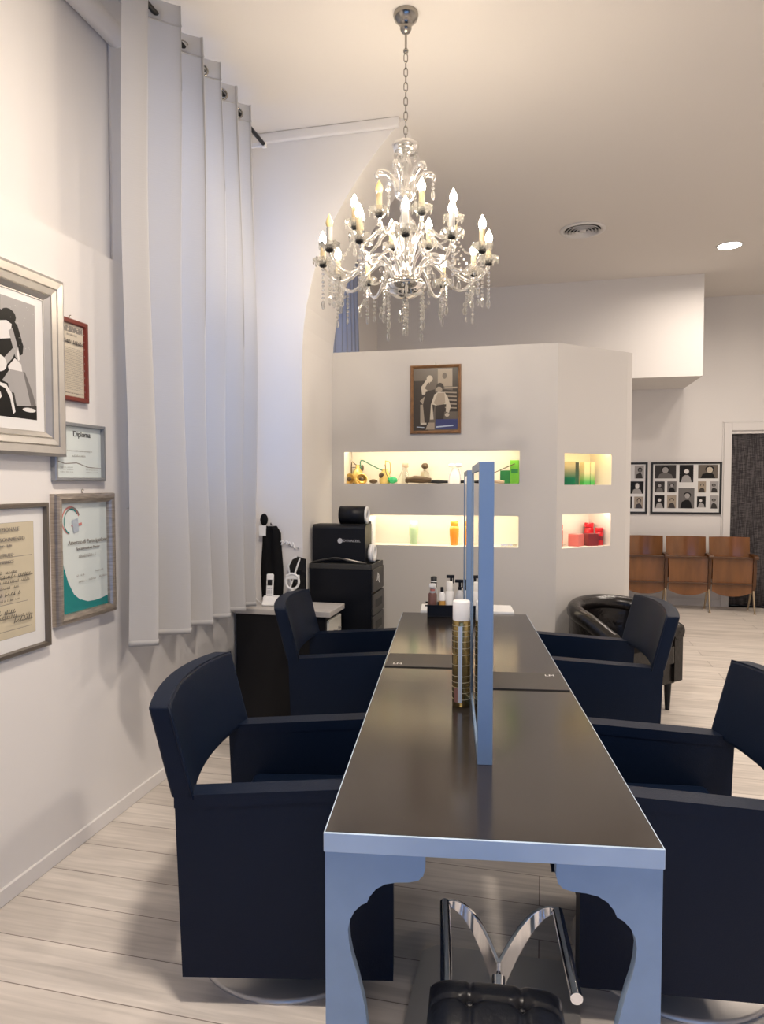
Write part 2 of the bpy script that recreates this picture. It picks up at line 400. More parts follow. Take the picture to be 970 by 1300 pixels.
# side windows
def side_window(name, W, label):
    y0, y1, z0, z1 = W; w = MB(); x0, x1 = -2.28, -2.22
    for y in (y0, (y0 + y1) / 2 - .03, y1 - .06): w.box((x0, y, z0), (x1, y + .06, z1))
    for z in (z0, z0 + (z1 - z0) * .62, z1 - .06): w.box((x0 + .001, y0, z), (x1 - .001, y1, z + .06))
    o = struct(w, name, 'trim', label, 'window')
    MB().box((-2.06, y0 - .11, z0), (-2.045, y0, z1 + .1)).build('casing', 'trim', o, bevel=.004)
    MB().box((-2.253, y0 + .03, z0 + .03), (-2.248, y1 - .03, z1 - .03)).build('pane', 'pane', o)
side_window('window_1', W1, 'tall window hidden behind the long white curtain')
side_window('window_2', W2, 'tall window hidden behind the blue-tinted curtain')
# arch wall (pier carrying half an arch)
arc = [(-.905, CEIL), (-.99, 3.885), (-1.079, 3.787), (-1.19, 3.65), (-1.295, 3.502), (-1.385, 3.355), (-1.461, 3.205), (-1.51, 3.075), (-1.548, 2.94), (-1.580, 2.80), (-1.600, 2.66), (-1.611, 2.52), (-1.615, 2.38), (-1.615, 0), (-2.06, 0), (-2.06, CEIL)]
w = MB().prism(arc, 'y', 4.47, YP)
struct(w, 'wall_arch', 'wall', 'white pier curving up into half an arch beside the curtain', 'wall')
for sl in (1,):
    pass
# partition with niches
cA = Vector((.095, YP, 0)); cE = Vector((.625, 5.642, 0)); dr = (cE - cA).normalized(); nn = Vector((-dr.y, dr.x, 0)); CL = (cE - cA).length
TOP = 2.61; ND = .22
NA = [(-1.515, -.173, 1.594, 1.839), (-1.51, -.177, 1.12, 1.354)]
NB = [(.073, .562, 1.585, 1.817), (.057, .562, 1.118, 1.368)]
w = MB()
fa = lambda u, v, t: (u, YP + t, v)
fb = lambda u, v, t: tuple(cA + dr * u + nn * t + Vector((0, 0, v)))
def front_cells(mb, us, vs, holes, fn):
    U = sorted({us[0], us[1]} | {h[0] for h in holes} | {h[1] for h in holes}); V = sorted({vs[0], vs[1]} | {h[2] for h in holes} | {h[3] for h in holes})
    for i in range(len(U) - 1):
        for j in range(len(V) - 1):
            u, v = (U[i] + U[i + 1]) / 2, (V[j] + V[j + 1]) / 2
            if any(h[0] < u < h[1] and h[2] < v < h[3] for h in holes): continue
            mb.add([fn(U[i], V[j], 0), fn(U[i + 1], V[j], 0), fn(U[i + 1], V[j + 1], 0), fn(U[i], V[j + 1], 0)], [(0, 1, 2, 3)], 0)
    for a, b, c, d in holes:
        q = [(a, c), (b, c), (b, d), (a, d)]
        for k in range(4):
            p, r = q[k], q[(k + 1) % 4]
            if k != 2: mb.add([fn(*p, 0), fn(*r, 0), fn(*r, ND), fn(*p, ND)], [(0, 1, 2, 3)], 1)
        LP = .035      # lip hiding the lamp above the opening
        mb.add([fn(a, d, 0), fn(b, d, 0), fn(b, d, .012), fn(a, d, .012)], [(0, 1, 2, 3)], 0)
        mb.add([fn(a, d, .012), fn(b, d, .012), fn(b, d + LP, .012), fn(a, d + LP, .012)], [(0, 1, 2, 3)], 1)
        mb.add([fn(a, d + LP, .012), fn(b, d + LP, .012), fn(b, d + LP, ND), fn(a, d + LP, ND)], [(0, 1, 2, 3)], 1)
        for x_ in (a, b): mb.add([fn(x_, d, .012), fn(x_, d, ND), fn(x_, d + LP, ND), fn(x_, d + LP, .012)], [(0, 1, 2, 3)], 1)
        mb.add([fn(a, c, ND), fn(b, c, ND), fn(b, d + LP, ND), fn(a, d + LP, ND)], [(0, 1, 2, 3)], 1)
front_cells(w, (-1.75, .095), (0, TOP), NA, fa)
front_cells(w, (0, CL), (0, TOP), NB, fb)
e2 = cE + nn * .42 ; e1 = cE
back = [(-1.75, YP), (.095, YP), (cE.x, cE.y), (cE.x + .042, cE.y + .06), (e2.x, e2.y), (-1.75, e2.y)]
n = len(back); vs = [(x, y, 0) for x, y in back] + [(x, y, TOP) for x, y in back]
w.add(vs, [(i, (i + 1) % n, n + (i + 1) % n, n + i) for i in range(2, n)] + [tuple(range(n, 2 * n))], 0)
part = struct(w, 'wall_partition', ['wall_grey', 'niche'], 'pale grey partition wall with four lit niches and an angled end', 'wall')
# led strips under the niche heads
def led(fn, h, m, inset=.02):
    a, b, c, d = h; L = MB()
    p = [fn(a + .02, d + .026, inset), fn(b - .02, d + .026, inset), fn(b - .02, d + .026, inset + .014), fn(a + .02, d + .026, inset + .014)]
    q = [tuple(Vector(x) - Vector((0, 0, .008))) for x in p]
    L.add(p + q, [(0, 1, 2, 3), (4, 7, 6, 5), (0, 4, 5, 1), (1, 5, 6, 2), (2, 6, 7, 3), (3, 7, 4, 0)])
    o = L.build('led_strip', m, part); return o
led(fa, NA[0], 'led'); led(fa, NA[1], 'led'); led(fb, NB[0], 'led_y'); led(fb, NB[1], 'led_w')
# narrow white end post of the partition
# bulkhead
struct(MB().box((-2.06, 8.5, 2.82), (1.755, YB, CEIL)), 'wall_bulkhead', 'wall', 'white boxed bulkhead hanging below the far ceiling', 'wall')
struct(MB().box((XL, YF, 0), (XL + .014, 4.47, .066)), 'baseboard_left', 'trim', 'low white baseboard along the left wall', 'baseboard', bevel=.003, seg=1)
struct(MB().box((-2.0, YB - .014, 0), (2.25, YB, .09)), 'baseboard_back', 'trim', 'white baseboard under the far wall', 'baseboard', bevel=.003, seg=1)
struct(MB().tube([(-2.01, YF, 3.735), (-2.01, 3.0, 3.735)], .052, 16), 'trim_1', 'trim', 'round white pipe running along the top of the left wall', 'trim')
struct(MB().box((XL, 4.435, 3.905), (-.93, 4.47, CEIL)), 'trim_2', 'wall', 'thin white moulding where arch wall meets ceiling', 'trim', bevel=.01)
# door with casing and hanging
w = MB()
w.box((2.245, YB - .025, 0), (2.335, YB + .12, 2.365)); w.box((3.295, YB - .025, 0), (3.385, YB + .12, 2.365)); w.box((2.335, YB - .025, 2.265), (3.295, YB + .12, 2.365))
w.box((2.225, YB - .012, 0), (2.245, YB, 2.38)); w.box((2.225, YB - .012, 2.365), (3.4, YB, 2.385))
w.box((2.245, YB + .12, 0), (3.385, YB + .16, 2.365))  # added backing, keeps blue sky light out of the gaps around the curtain
dr1 = struct(w, 'door_1', 'trim', 'white doorway casing beside the theatre seats', 'door', bevel=.004, seg=1)
dp = thing('door_curtain', 'charcoal woven panel curtain filling the white doorway', 'curtain', (2.82, YB + .03, 0))
def fold(u, v): return ((u - .5) * .95, .012 * math.sin(u * 30) + .006 * math.sin(u * 71 + 1), .02 + 2.2 * v)
w = MB(); w.grid(fold, 96, 6); w.build('fabric', 'weave', dp, solid=.006)
MB().box((-.48, -.03, 2.225), (.48, .03, 2.265)).build('head_rail', 'trim', dp, bevel=.004)
w = MB()
# ---------------------------------------------------------------- curtains
def curtain(name, label, m, y0, y1, x, ztop, zb0, zb1, folds, amp, grom=True, seed=3):
    rnd = random.Random(seed); t = thing(name, label, 'curtain', (x, (y0 + y1) / 2, 0))
    ym = (y0 + y1) / 2; ph = [rnd.uniform(-.5, .5) for _ in range(folds + 3)]
    wd = [rnd.uniform(.78, 1.2) for _ in range(folds)]; wd[0] = 1.35; tot = sum(wd); ed = [sum(wd[:k]) / tot for k in range(folds + 1)]
    def fn(u, v):
        k = max(i for i in range(folds) if u >= ed[i] - 1e-9); s = k + (u - ed[k]) / (ed[k + 1] - ed[k]); fr = s - k
        j = ph[k] * (1 - fr) + ph[k + 1] * fr
        a = amp * (1 + .5 * j * (1 - .5 * v)) * (.90 + .25 * (1 - v))
        w1 = math.sin(2 * PI * s); wv = w1 + .10 * math.sin(4 * PI * s + 2.2 * j) * (1 - v * .5) + .07 * math.sin(6 * PI * s + 3 * j) * (1 - v)
        yy = y0 + (y1 - y0) * u + .022 * math.sin(4 * PI * s) * (.55 + .45 * v) + .03 * j * (1 - v)
        zb = zb0 + (zb1 - zb0) * u
        return (a * wv + .012 * math.sin(7 * v + 5 * u), yy - ym, zb + (ztop - zb) * v)
    w = MB(); w.grid(fn, folds * 28, 30); w.build('fabric', m, t)
    # stitched bottom hem and top heading
    h = MB(); h.grid(lambda u, v: fn(u, v * .009), folds * 28, 1); h.build('hem', m, t, solid=.004)
    if grom:
        hd = MB(); hd.grid(lambda u, v: tuple(Vector(fn(u, .967 + .002 * v)) + Vector((.0015, 0, 0))), folds * 28, 1); hd.build('heading_seam', m, t, solid=.004)
        for k in range(folds * 2):
            u = ed[k // 2] + (ed[k // 2 + 1] - ed[k // 2]) * (.5 * (k % 2)); u = max(u, .012)
            p = Vector(fn(u, (3.81 - zb0) / (ztop - zb0))); p.x = 0
            g = MB(); R = .028
            g.tube([(0, R * math.cos(a), R * math.sin(a)) for a in [2 * PI * i / 16 for i in range(16)]], .005, 6, closed=True)
            q = Vector(fn(min(1, u + .004), .96)) - Vector(fn(max(0, u - .004), .96)); ang = math.atan2(-q.x, q.y)
            g.build('grommet', 'nickel', t, loc=(p.x, p.y, 3.81), rz=ang)
    return t
curtain('curtain', 'long white eyelet curtain hanging over the left window', 'curtain', 2.72, 4.10, -1.80, 3.875, .862, .835, 6, .090)
curtain('curtain', 'curtain glimpsed behind the half arch, tinted blue grey for its backlight', 'curtain_backlit', 5.45, 6.85, -1.86, 3.9, .6, .6, 8, .05, grom=False, seed=9)
r = thing('curtain_rod', 'black curtain rod threaded through the white curtain', 'curtain rod', (-1.80, 3.5, 3.81))
MB().tube([(0, -.90, 0), (0, .80, 0)], .013, 12).build('pole', 'blackened', r)
for y in (-.88, .78):
    MB().box((-.26, y - .012, -.012), (0, y + .012, .012)).box((-.262, y - .03, -.05), (-.25, y + .03, .05)).box((-.015, y - .014, -.02), (.015, y + .014, .02)).build('bracket', 'trim', r, bevel=.003)

# ---------------------------------------------------------------- framed pictures
def disc(cx, cy, rx, ry, n=14, a0=0): return [(cx + rx * math.cos(2 * PI * k / n + a0), cy + ry * math.sin(2 * PI * k / n + a0)) for k in range(n)]
def rect(x0, y0, x1, y1): return [(x0, y0), (x1, y0), (x1, y1), (x0, y1)]
def scrib(x0, x1, y, h, rnd, th=.25):
    """one line of handwriting as small slanted strokes"""
    out = []; x = x0
    while x < x1:
        wd = h * rnd.uniform(.45, 1.0); hh = h * rnd.uniform(.5, 1.25); t = h * th
        if rnd.random() > .14: out.append([(x, y - hh * .3), (x + t, y - hh * .3), (x + wd * .5 + t, y + hh * .6), (x + wd * .5, y + hh * .6)]); out.append([(x + wd * .5, y - h * .28), (x + wd, y - h * .12), (x + wd, y + h * .08), (x + wd * .5, y - h * .10)])
        x += wd
    return out
def print_mesh(name, layers, W, H, parent, y=0.):
    """flat artwork in local xz, facing -y; layers = [(material, polygon 0..1)...] stacked by fractions of a millimetre"""
    ms = []; w = MB(); d = 0; k_ = 0
    for mname, poly in layers:
        if mname not in ms: ms.append(mname)
        pts = [((px - .5) * W, y - d, (pz - .5) * H) for px, pz in poly]
        ar = sum(poly[i][0] * poly[(i + 1) % len(poly)][1] - poly[(i + 1) % len(poly)][0] * poly[i][1] for i in range(len(poly)))
        if ar < 0: pts = pts[::-1]
        w.add(pts, [tuple(range(len(pts)))], ms.index(mname)); k_ += 1; d = min(k_, 110) * .00006
    return w.build(name, ms, parent)
def frame_bars(W, H, fw, prof, parent, m):
    """mitred moulding; prof = [(inset, depth)...] from the outer edge to the sight edge; wall plane y=0, front is -y"""
    pr = [(0, 0)] + prof + [(fw, 0)]
    w = MB(); rings = []
    for ins, dep in pr:
        x, z = W / 2 - ins, H / 2 - ins; rings.append([(-x, -dep, -z), (x, -dep, -z), (x, -dep, z), (-x, -dep, z)])
    for a, b in zip(rings, rings[1:]):
        for k in range(4):
            l = (k + 1) % 4; w.add([a[k], a[l], b[l], b[k]], [(0, 1, 2, 3)], 0)
    return w.build('frame', m, parent)
def picture(name, label, W, H, fw, prof, m, layers, loc, rz, recess=.012, cat='picture', group=None, tilt=0):
    t = thing(name, label, cat, loc, rz, group)
    if tilt: t.rotation_euler = (0, tilt, rz)
    frame_bars(W, H, fw, prof, t, m)
    MB().box((-W / 2 + .002, -.004, -H / 2 + .002), (W / 2 - .002, 0, H / 2 - .002)).build('backing', 'black_frame', t)
    print_mesh('print', layers, W - 2 * fw + .004, H - 2 * fw + .004, t, -recess)
    return t
L90 = PI / 2      # pictures on the left wall face +x
rnd = random.Random(5)
# large silver framed salon photograph
W, H = .98, .72; x0, x1, z0, z1 = .055, .945, .085, .94
P = lambda x, z: (x0 + (x1 - x0) * (x if x < .4 else .70 + (x - .55) * .667), z0 + (z1 - z0) * z)
R = lambda *pp: [P(*q) for q in pp]
lay = [('paper', rect(0, 0, 1, 1)), ('g3', rect(x0, z0, x1, z1)),
       ('g2', R((0, 0), (.62, 0), (.60, .4), (.55, .75), (.5, 1), (0, 1))),
       ('g1', R((.50, .10), (1, .02), (1, .12), (.84, .20), (.6, .22), (.5, .2))),
       ('g0', R((.55, .0), (1, .0), (1, .07), (.8, .12), (.55, .12))),
       ('g0', R((.56, .22), (.80, .52), (.85, .55), (.86, .62), (.80, .78), (.70, .86), (.60, .88), (.5, .8), (.5, .3))),
       ('g1', R((.55, .80), (.61, .80), (.62, .98), (.60, 1.0), (.57, 1.0), (.55, .96))),
       ('g0', disc(*P(.70, .84), .05, .055)),
       ('g4', R((.56, .62), (.72, .66), (.735, .78), (.68, .80), (.56, .77))),
       ('g3', R((.70, .72), (.745, .75), (.815, .54), (.80, .47), (.765, .52))),
       ('g3', R((.60, .44), (.76, .60), (.775, .575), (.74, .50), (.62, .38))),
       ('g4', disc(*P(.59, .435), .05, .06)),
       ('g4', R((.785, .54), (.80, .60), (.815, .50), (.80, .48))),
       ('g4', R((.685, .42), (.76, .50), (.83, .46), (.84, .40), (.70, .38))),
       ('g3', R((.70, .40), (.85, .40), (.92, .30), (.99, .15), (.96, .12), (.77, .10))),
       ('g2', R((.85, .40), (.87, .40), (.95, .24), (.99, .13), (.93, .12))),
       ('g0', R((.55, .02), (.70, .02), (.71, .16), (.68, .28), (.6, .30), (.55, .26))),
       ('g4', R((.58, .28), (.66, .27), (.72, .20), (.755, .05), (.73, .03), (.70, .16), (.65, .235), (.58, .255))),
       ('g4', disc(*P(.91, .08), .045, .016, a0=.3)), ('g4', R((.56, .18), (.60, .20), (.61, .16), (.58, .13)))]
for k in range(26):
    q = P(rnd.uniform(.72, .98), rnd.uniform(.55, .97)); lay.append(('g4', disc(q[0], q[1], .002, .002, 5)))
picture('framed_photograph', 'large silver-framed black and white photograph of a hairdresser at work', W, H, .098,
        [(0, .042), (.008, .046), (.012, .048), (.040, .045), (.043, .038), (.047, .044), (.070, .040), (.073, .033), (.077, .038), (.095, .022), (.098, .022)],
        'silver_frame', lay, (XL, 2.495 - W / 2, 2.068), L90, recess=.018)
# red framed old newspaper page
lay = [('news', rect(0, 0, 1, 1)), ('ink_soft', rect(.05, .885, .95, .965))]
for k in range(22): lay.append(('news', disc(rnd.uniform(.08, .92), rnd.uniform(.89, .96), .02, .012, 6)))
for s in scrib(.30, .70, .845, .03, rnd): lay.append(('ink_soft', s))
for a, b in ((.12, .42), (.52, .92)):
    for s in scrib(a, b, .74, .06, rnd, .4): lay.append(('ink', s))
z = .66
while z > .08:
    for s in scrib(.10, .90, z, .014, rnd, .3): lay.append(('ink_soft', s))
    z -= .0245
for z in (.9, .8, .7, .6, .5, .4, .3, .2, .1):
    lay.append(('ink_soft', rect(.025, z - .03, .05, z))); lay.append(('ink_soft', rect(.96, z - .02, .98, z)))
for s in scrib(.08, .9, .045, .022, rnd, .4): lay.append(('ink', s))
t = picture('framed_newspaper', 'red-brown framed old newspaper page behind the big silver frame', .20, .35, .022, [(0, .018), (.004, .022), (.018, .022), (.022, .014)], 'red_frame', lay, (XL, 2.681 - .10, 2.125), L90, recess=.010)
MB().tube([(0, -.004, .175), (0, -.004, .19), (.006, -.004, .193)], .0025, 6).build('hook', 'nickel', t)
# grey framed diploma
lay = [('mint', rect(0, 0, 1, 1)), ('ink_soft', [(.0, .34), (.2, .28), (.45, .30), (.7, .22), (1, .20), (1, .19), (.7, .205), (.45, .28), (.2, .262), (0, .32)])]
for s in scrib(.22, .78, .52, .03, rnd, .2): lay.append(('ink_soft', s))
for s in scrib(.34, .62, .42, .04, rnd, .2): lay.append(('ink_soft', s))
for a in (.08, .62):
    for k in range(3):
        for s in scrib(a, a + .26, .20 - .045 * k, .02, rnd, .2): lay.append(('ink_soft', s))
for k in range(3): lay.append(('ink_soft', [(.05 + .03 * k, .78), (.12 + .03 * k, .95), (.125 + .03 * k, .95), (.055 + .03 * k, .78)]))
g = picture('framed_diploma', 'small grey-framed pale diploma between the red frame and the teal certificate', .335, .25, .016, [(0, .022), (.003, .026), (.013, .026), (.016, .012)], 'grey_frame', lay, (XL, 2.785 - .1675, 1.733), L90, recess=.009)
text_mesh('lettering', 'Diploma', .034, 'ink', g, (0.02, -.0105, .078), (PI / 2, 0, 0), align='CENTER')
# champagne framed teal certificate
W, H = .40, .555
lay = [('teal', rect(0, 0, 1, 1))]
curve = [(0, 1), (0, .72), (.03, .56), (.08, .42), (.16, .28), (.27, .17), (.40, .105), (.55, .07), (.70, .065), (.85, .07), (1, .085), (1, 1)]
lay.append(('mint', curve))
lay.append(('paper', [(0, .715), (.025, .56), (.075, .42), (.155, .28), (.265, .165), (.395, .10), (.40, .105), (.27, .17), (.16, .28), (.08, .42), (.03, .56), (0, .72)]))
def ring(cx, cy, rx, ry, a0, a1, th, m):
    n = 14
    o = [(cx + rx * math.cos(a0 + (a1 - a0) * k / n), cy + ry * math.sin(a0 + (a1 - a0) * k / n)) for k in range(n + 1)]
    i = [(cx + (rx - th) * math.cos(a0 + (a1 - a0) * k / n), cy + (ry - th) * math.sin(a0 + (a1 - a0) * k / n)) for k in range(n, -1, -1)]
    for k in range(n): lay.append((m, [o[k], o[k + 1], i[n - k - 1], i[n - k]]))
ring(.22, .84, .18, .13, .3, 4.4, .018, 'ink_red'); ring(.23, .83, .15, .12, .6, 4.4, .014, 'teal'); ring(.25, .84, .16, .12, .4, 2.6, .012, 'ink_soft')
lay += [('ink_red', [(.22, .80), (.44, .815), (.44, .79), (.24, .78)]), ('can_band', [(.24, .84), (.36, .86), (.38, .74), (.27, .72)]), ('ink', disc(.03, .955, .02, .012))]
for s in scrib(.36, .70, .50, .030, rnd, .25): lay.append(('ink_soft', s))
for a, z in ((.30, .33), (.70, .345), (.32, .27), (.55, .275), (.78, .285)):
    for s in scrib(a, a + .16, z, .022, rnd, .2): lay.append(('ink_soft', s))
g = picture('framed_certificate', 'champagne-framed certificate with a curved teal corner', W, H, .042, [(0, .022), (.004, .032), (.012, .038), (.022, .040), (.032, .034), (.040, .024), (.042, .015)], 'champagne', lay, (XL, 2.84 - W / 2, 1.277), L90, recess=.012)
text_mesh('lettering', 'Attestato di Partecipazione', .026, 'ink_soft', g, (.02, -.0165, .065), (PI / 2, 0, 0), align='CENTER', sx=.92)
text_mesh('lettering', 'Specializzazione Master', .017, 'ink_soft', g, (.02, -.0165, .036), (PI / 2, 0, 0), align='CENTER')
MB().tube([(0, -.004, .277), (0, -.004, .292), (.006, -.004, .296), (.009, -.004, .290)], .0025, 6).build('hook', 'nickel', g)
# bronze framed parchment
W, H = .50, .585
lay = [('paper', rect(0, 0, 1, 1)), ('ink_soft', rect(.098, .098, .882, .902)), ('parch', rect(.10, .10, .88, .90))]
for z, a, b in ((.66, .12, .86), (.335, .12, .80), (.15, .12, .84)):
    lay.append(('ink_soft', [(a, z), (b, z), (b, z + .004), (a, z + .004)]))
lay += [('s4', [(.42, .64), (.45, .64), (.50, .50), (.56, .36), (.30, .36), (.37, .50)]), ('parch', [(.42, .61), (.44, .61), (.47, .52), (.40, .52)]), ('s4', disc(.43, .38, .10, .055))]
for a, b, z, h in ((.40, .66, .555, .022), (.16, .84, .525, .03), (.16, .80, .49, .022), (.38, .68, .45, .022), (.36, .70, .405, .036), (.38, .68, .365, .018), (.40, .62, .28, .035), (.66, .82, .24, .022), (.62, .82, .21, .036), (.42, .66, .245, .03)):
    for s in scrib(a, b, z, h, rnd, .22): lay.append(('ink', s))
g = picture('framed_certificate', 'bronze-framed cream parchment certificate cut off by the picture edge', W, H, .02, [(0, .024), (.004, .028), (.016, .028), (.020, .012)], 'bronze_frame', lay, (XL, 2.405 - W / 2, 1.228), L90, recess=.010)
for s, z, sz in (('ISTITUZIONALE', .195, .022), ('DI PERFEZIONAMENTO', .157, .020), ('Milano - Italia', .135, .014), ("L'ISTITUTO", .098, .018), ('CONFERISCE', .072, .016)):
    text_mesh('lettering', s, sz, 'ink_soft', g, (.02, -.0145, z), (PI / 2, 0, 0), align='CENTER')
# brown framed barber picture on the partition
W, H = .385, .515
lay = [('s2', rect(0, 0, 1, 1)), ('s1', rect(0, 0, .35, .8)), ('s3', rect(.55, .70, .87, .98)), ('s2', disc(.70, .87, .05, .05)), ('s1', rect(.88, .3, 1, 1)),
       ('s1', [(.62, .30), (1, .30), (1, .62), (.66, .66)])]
for k in range(5): lay.append(('s3', [(.70, .36 + .06 * k), (.97, .345 + .06 * k), (.97, .365 + .06 * k), (.70, .375 + .06 * k)]))
lay += [('s3', rect(.7, .665, .98, .69)), ('s4', disc(.37, .83, .07, .055)), ('s4', [(.20, .58), (.18, .70), (.28, .80), (.40, .86), (.36, .72), (.30, .58)]),
        ('s2', [(.26, .68), (.34, .78), (.42, .70), (.36, .62)]), ('s1', [(.28, .62), (.48, .66), (.52, .56), (.46, .30), (.30, .34), (.24, .48)]),
        ('s3', [(.15, .48), (.26, .55), (.22, .42)]), ('s3', [(.16, .42), (.22, .42), (.26, .12), (.16, .12)]), ('s4', [(.18, .13), (.30, .13), (.30, .10), (.16, .10)]), ('s1', [(.22, .40), (.40, .36), (.36, .12), (.28, .14)]),
        ('s1', disc(.60, .70, .085, .06)), ('s3', disc(.58, .655, .07, .045)), ('s4', [(.40, .42), (.48, .58), (.56, .615), (.70, .61), (.78, .52), (.84, .38), (.80, .28), (.73, .30), (.74, .42), (.60, .38), (.43, .42), (.46, .18), (.38, .18)]),
        ('s3', [(.46, .44), (.60, .37), (.72, .44), (.70, .60), (.55, .60)]), ('s1', [(.50, .40), (.72, .42), (.68, .18), (.50, .18)]),
        ('navy_ink', rect(.50, .03, .99, .18)), ('can_band', [(.52, .05), (.9, .07), (.9, .09), (.52, .07)]), ('s4', disc(.76, .25, .05, .03)),
        ('s3', [(.28, .02), (.48, .02), (.48, .13), (.34, .13)]), ('can_band', [(.08, .06), (.25, .05), (.25, .06), (.08, .07)])]
t = picture('framed_picture', 'brown wood-framed sepia barbershop picture above the upper niche', W, H, .024, [(0, .012), (.003, .020), (.010, .022), (.018, .017), (.024, .012)], 'brown_frame', lay, (-.797, YP, 2.228), 0, recess=.009)
MB().tube([(0, -.004, .2575), (0, -.004, .275)], .003, 6).build('hook', 'nickel', t)
# collages on the far wall
def portrait(x0, z0, x1, z1, k, rnd):
    w, h = x1 - x0, z1 - z0
    bg, fg, sk = [('g1', 'g2', 'g3'), ('g2', 'g0', 'g3'), ('g3', 'g1', 'g2'), ('s3', 's1', 's3'), ('g0', 'g3', 'g4'), ('s2', 'g0', 's4')][k]
    o = [(bg, rect(x0, z0, x1, z1))]; cx = x0 + w * rnd.uniform(.4, .6); cz = z0 + h * .62; r = min(w, h) * .20
    o.append((fg, [(x0 + w * .12, z0), (x1 - w * .12, z0), (x1 - w * .22, z0 + h * .30), (cx + w * .1, z0 + h * .42), (cx - w * .1, z0 + h * .42), (x0 + w * .22, z0 + h * .32)]))
    o.append(('g0' if k != 4 else 'g1', disc(cx, cz + r * .3, r * 1.2, r * 1.25))); o.append((sk, disc(cx, cz, r * .85, r * 1.1)))
    return o
def collage(name, label, W, H, tiles, loc):
    lay = [('paper', rect(0, 0, 1, 1))]; rn = random.Random(11)
    for a, b, c, d, k in tiles: lay += portrait(a, b, c, d, k, rn)
    return picture(name, label, W, H, .026, [(0, .022), (.022, .022), (.026, .008)], 'black_frame', lay, loc, 0, recess=.007, cat='picture', group='collage frames on the far wall')
T = [(.03, .70, .35, .98, 0), (.40, .62, .61, .98, 4), (.68, .70, 1 - .03, .98, 5), (.03, .41, .18, .64, 0), (.22, .41, .36, .64, 1), (.68, .41, .80, .64, 3), (.86, .41, .985, .64, 2), (.03, .08, .18, .35, 4), (.22, .08, .36, .35, 3), (.39, .08, .63, .50, 1), (.67, .10, .80, .33, 4), (.86, .08, .985, .35, 2)]
collage('collage_frame', 'black collage frame of black and white portraits nearest the doorway', .855, .675, T, (1.80, YB, 1.532))
T2 = [(.04, .70, .2, .97, 2), (.24, .70, .66, .97, 0), (.75, .70, .96, .97, 2), (.04, .38, .30, .64, 3), (.36, .38, .62, .64, 0), (.66, .38, .96, .64, 4), (.04, .07, .34, .32, 1), (.38, .07, .70, .32, 4), (.75, .07, .96, .32, 3)]
collage('collage_frame', 'black collage frame of portraits half hidden by the partition end', .60, .675, T2, (1.03, YB, 1.532))

# ---------------------------------------------------------------- ceiling fittings
v = thing('ceiling_vent', 'round white air vent with concentric rings in the ceiling', 'vent', (.335, 6.78, CEIL))
w = MB(); w.lathe([(.205, 0), (.21, -.006), (.205, -.014), (.18, -.018), (.165, -.010), (.165, 0)], 40, caps=False); w.build('flange', 'trim', v)
MB().lathe([(.165, -.001), (.001, -.0015)], 32, caps=False).build('duct', 'vent_dark', v)
for r_ in (.135, .105, .075, .045):
    w = MB(); w.lathe([(r_ + .022, -.026), (r_ + .024, -.024), (r_ + .004, -.004), (r_, -.006), (r_ + .022, -.026)], 36, caps=False); w.build('ring', 'trim', v)
MB().lathe([(.001, -.02), (.03, -.02), (.03, -.004)], 24, caps=False).build('core', 'trim', v)
def downlight(loc, label, first=None):
    if first is not None: return dup(first, loc, 0, label)
    t = thing('downlight', label, 'ceiling light', loc, group='recessed downlights')
    w = MB(); w.lathe([(.125, 0), (.126, -.006), (.108, -.009), (.105, -.004)], 32, caps=False); w.build('trim_ring', 'trim', t)
    MB().lathe([(.106, -.005), (.001, -.006)], 32, caps=False).build('diffuser', 'lamp_disc', t); return t
D0 = downlight((1.785, 7.56, CEIL), 'lit round downlight in the far ceiling right of the vent')
DL = [(1.785, 7.56), (3.2, 5.4), (2.35, 6.6), (1.9, 2.0), (-.40, 1.35)]  # only the first is in view; the others are added to light the room
for k, (x, y) in enumerate(DL[1:]):
    downlight((x, y, CEIL), ['unseen added downlight in ceiling close to the right wall', 'unseen added downlight in ceiling nearest in front of the door curtain', 'unseen added downlight in ceiling above the aisle right of the near chairs', 'unseen added downlight in ceiling close to the framed certificates'][k], D0)

# ---------------------------------------------------------------- chandelier
CH = thing('chandelier', 'crystal chandelier with two tiers of candle bulbs hanging on a chain', 'chandelier', (-.70, 3.50, 0))
w = MB(); w.lathe([(.062, CEIL), (.064, CEIL - .012), (.058, CEIL - .03), (.04, CEIL - .048), (.028, CEIL - .058), (.030, CEIL - .075), (.022, CEIL - .092), (.006, CEIL - .098)], 32); w.build('canopy', 'nickel', CH)
MB().tube([(0, 0, CEIL - .095), (0, 0, 3.79)], .006, 8).ball((0, 0, 3.785), .014).build('rod', 'nickel', CH)
w = MB(); z = 3.775; k = 0
while z > 3.345:
    ln = .046
    X = Matrix.Translation((0, 0, z - ln / 2)) @ Matrix.Rotation(PI / 2 * (k % 2) + .3, 4, 'Z')
    w.tube([((.0095 if abs(math.cos(a)) > .01 else 0) * math.cos(a), 0, .016 * math.sin(a) + math.copysign(.006, math.sin(a))) for a in [2 * PI * (i + .5) / 14 for i in range(14)]], .0028, 5, X=X, closed=True); z -= .036; k += 1
w.build('chain', 'nickel', CH)
w = MB(); w.lathe([(.006, 3.345), (.04, 3.338), (.070, 3.318), (.06, 3.285), (.03, 3.275), (.018, 3.262), (.030, 3.235), (.034, 3.21), (.018, 3.175), (.022, 3.15), (.03, 3.13), (.022, 3.10), (.05, 3.085), (.056, 3.068), (.045, 3.052), (.026, 3.04)], 20); w.build('crown_cup', 'crystal', CH)
w = MB(); w.lathe([(.024, 3.045), (.030, 3.0), (.022, 2.975), (.034, 2.94), (.038, 2.88), (.028, 2.83), (.020, 2.80), (.040, 2.775), (.042, 2.75), (.024, 2.72), (.03, 2.68), (.036, 2.64)], 20); w.build('stem', 'crystal', CH)
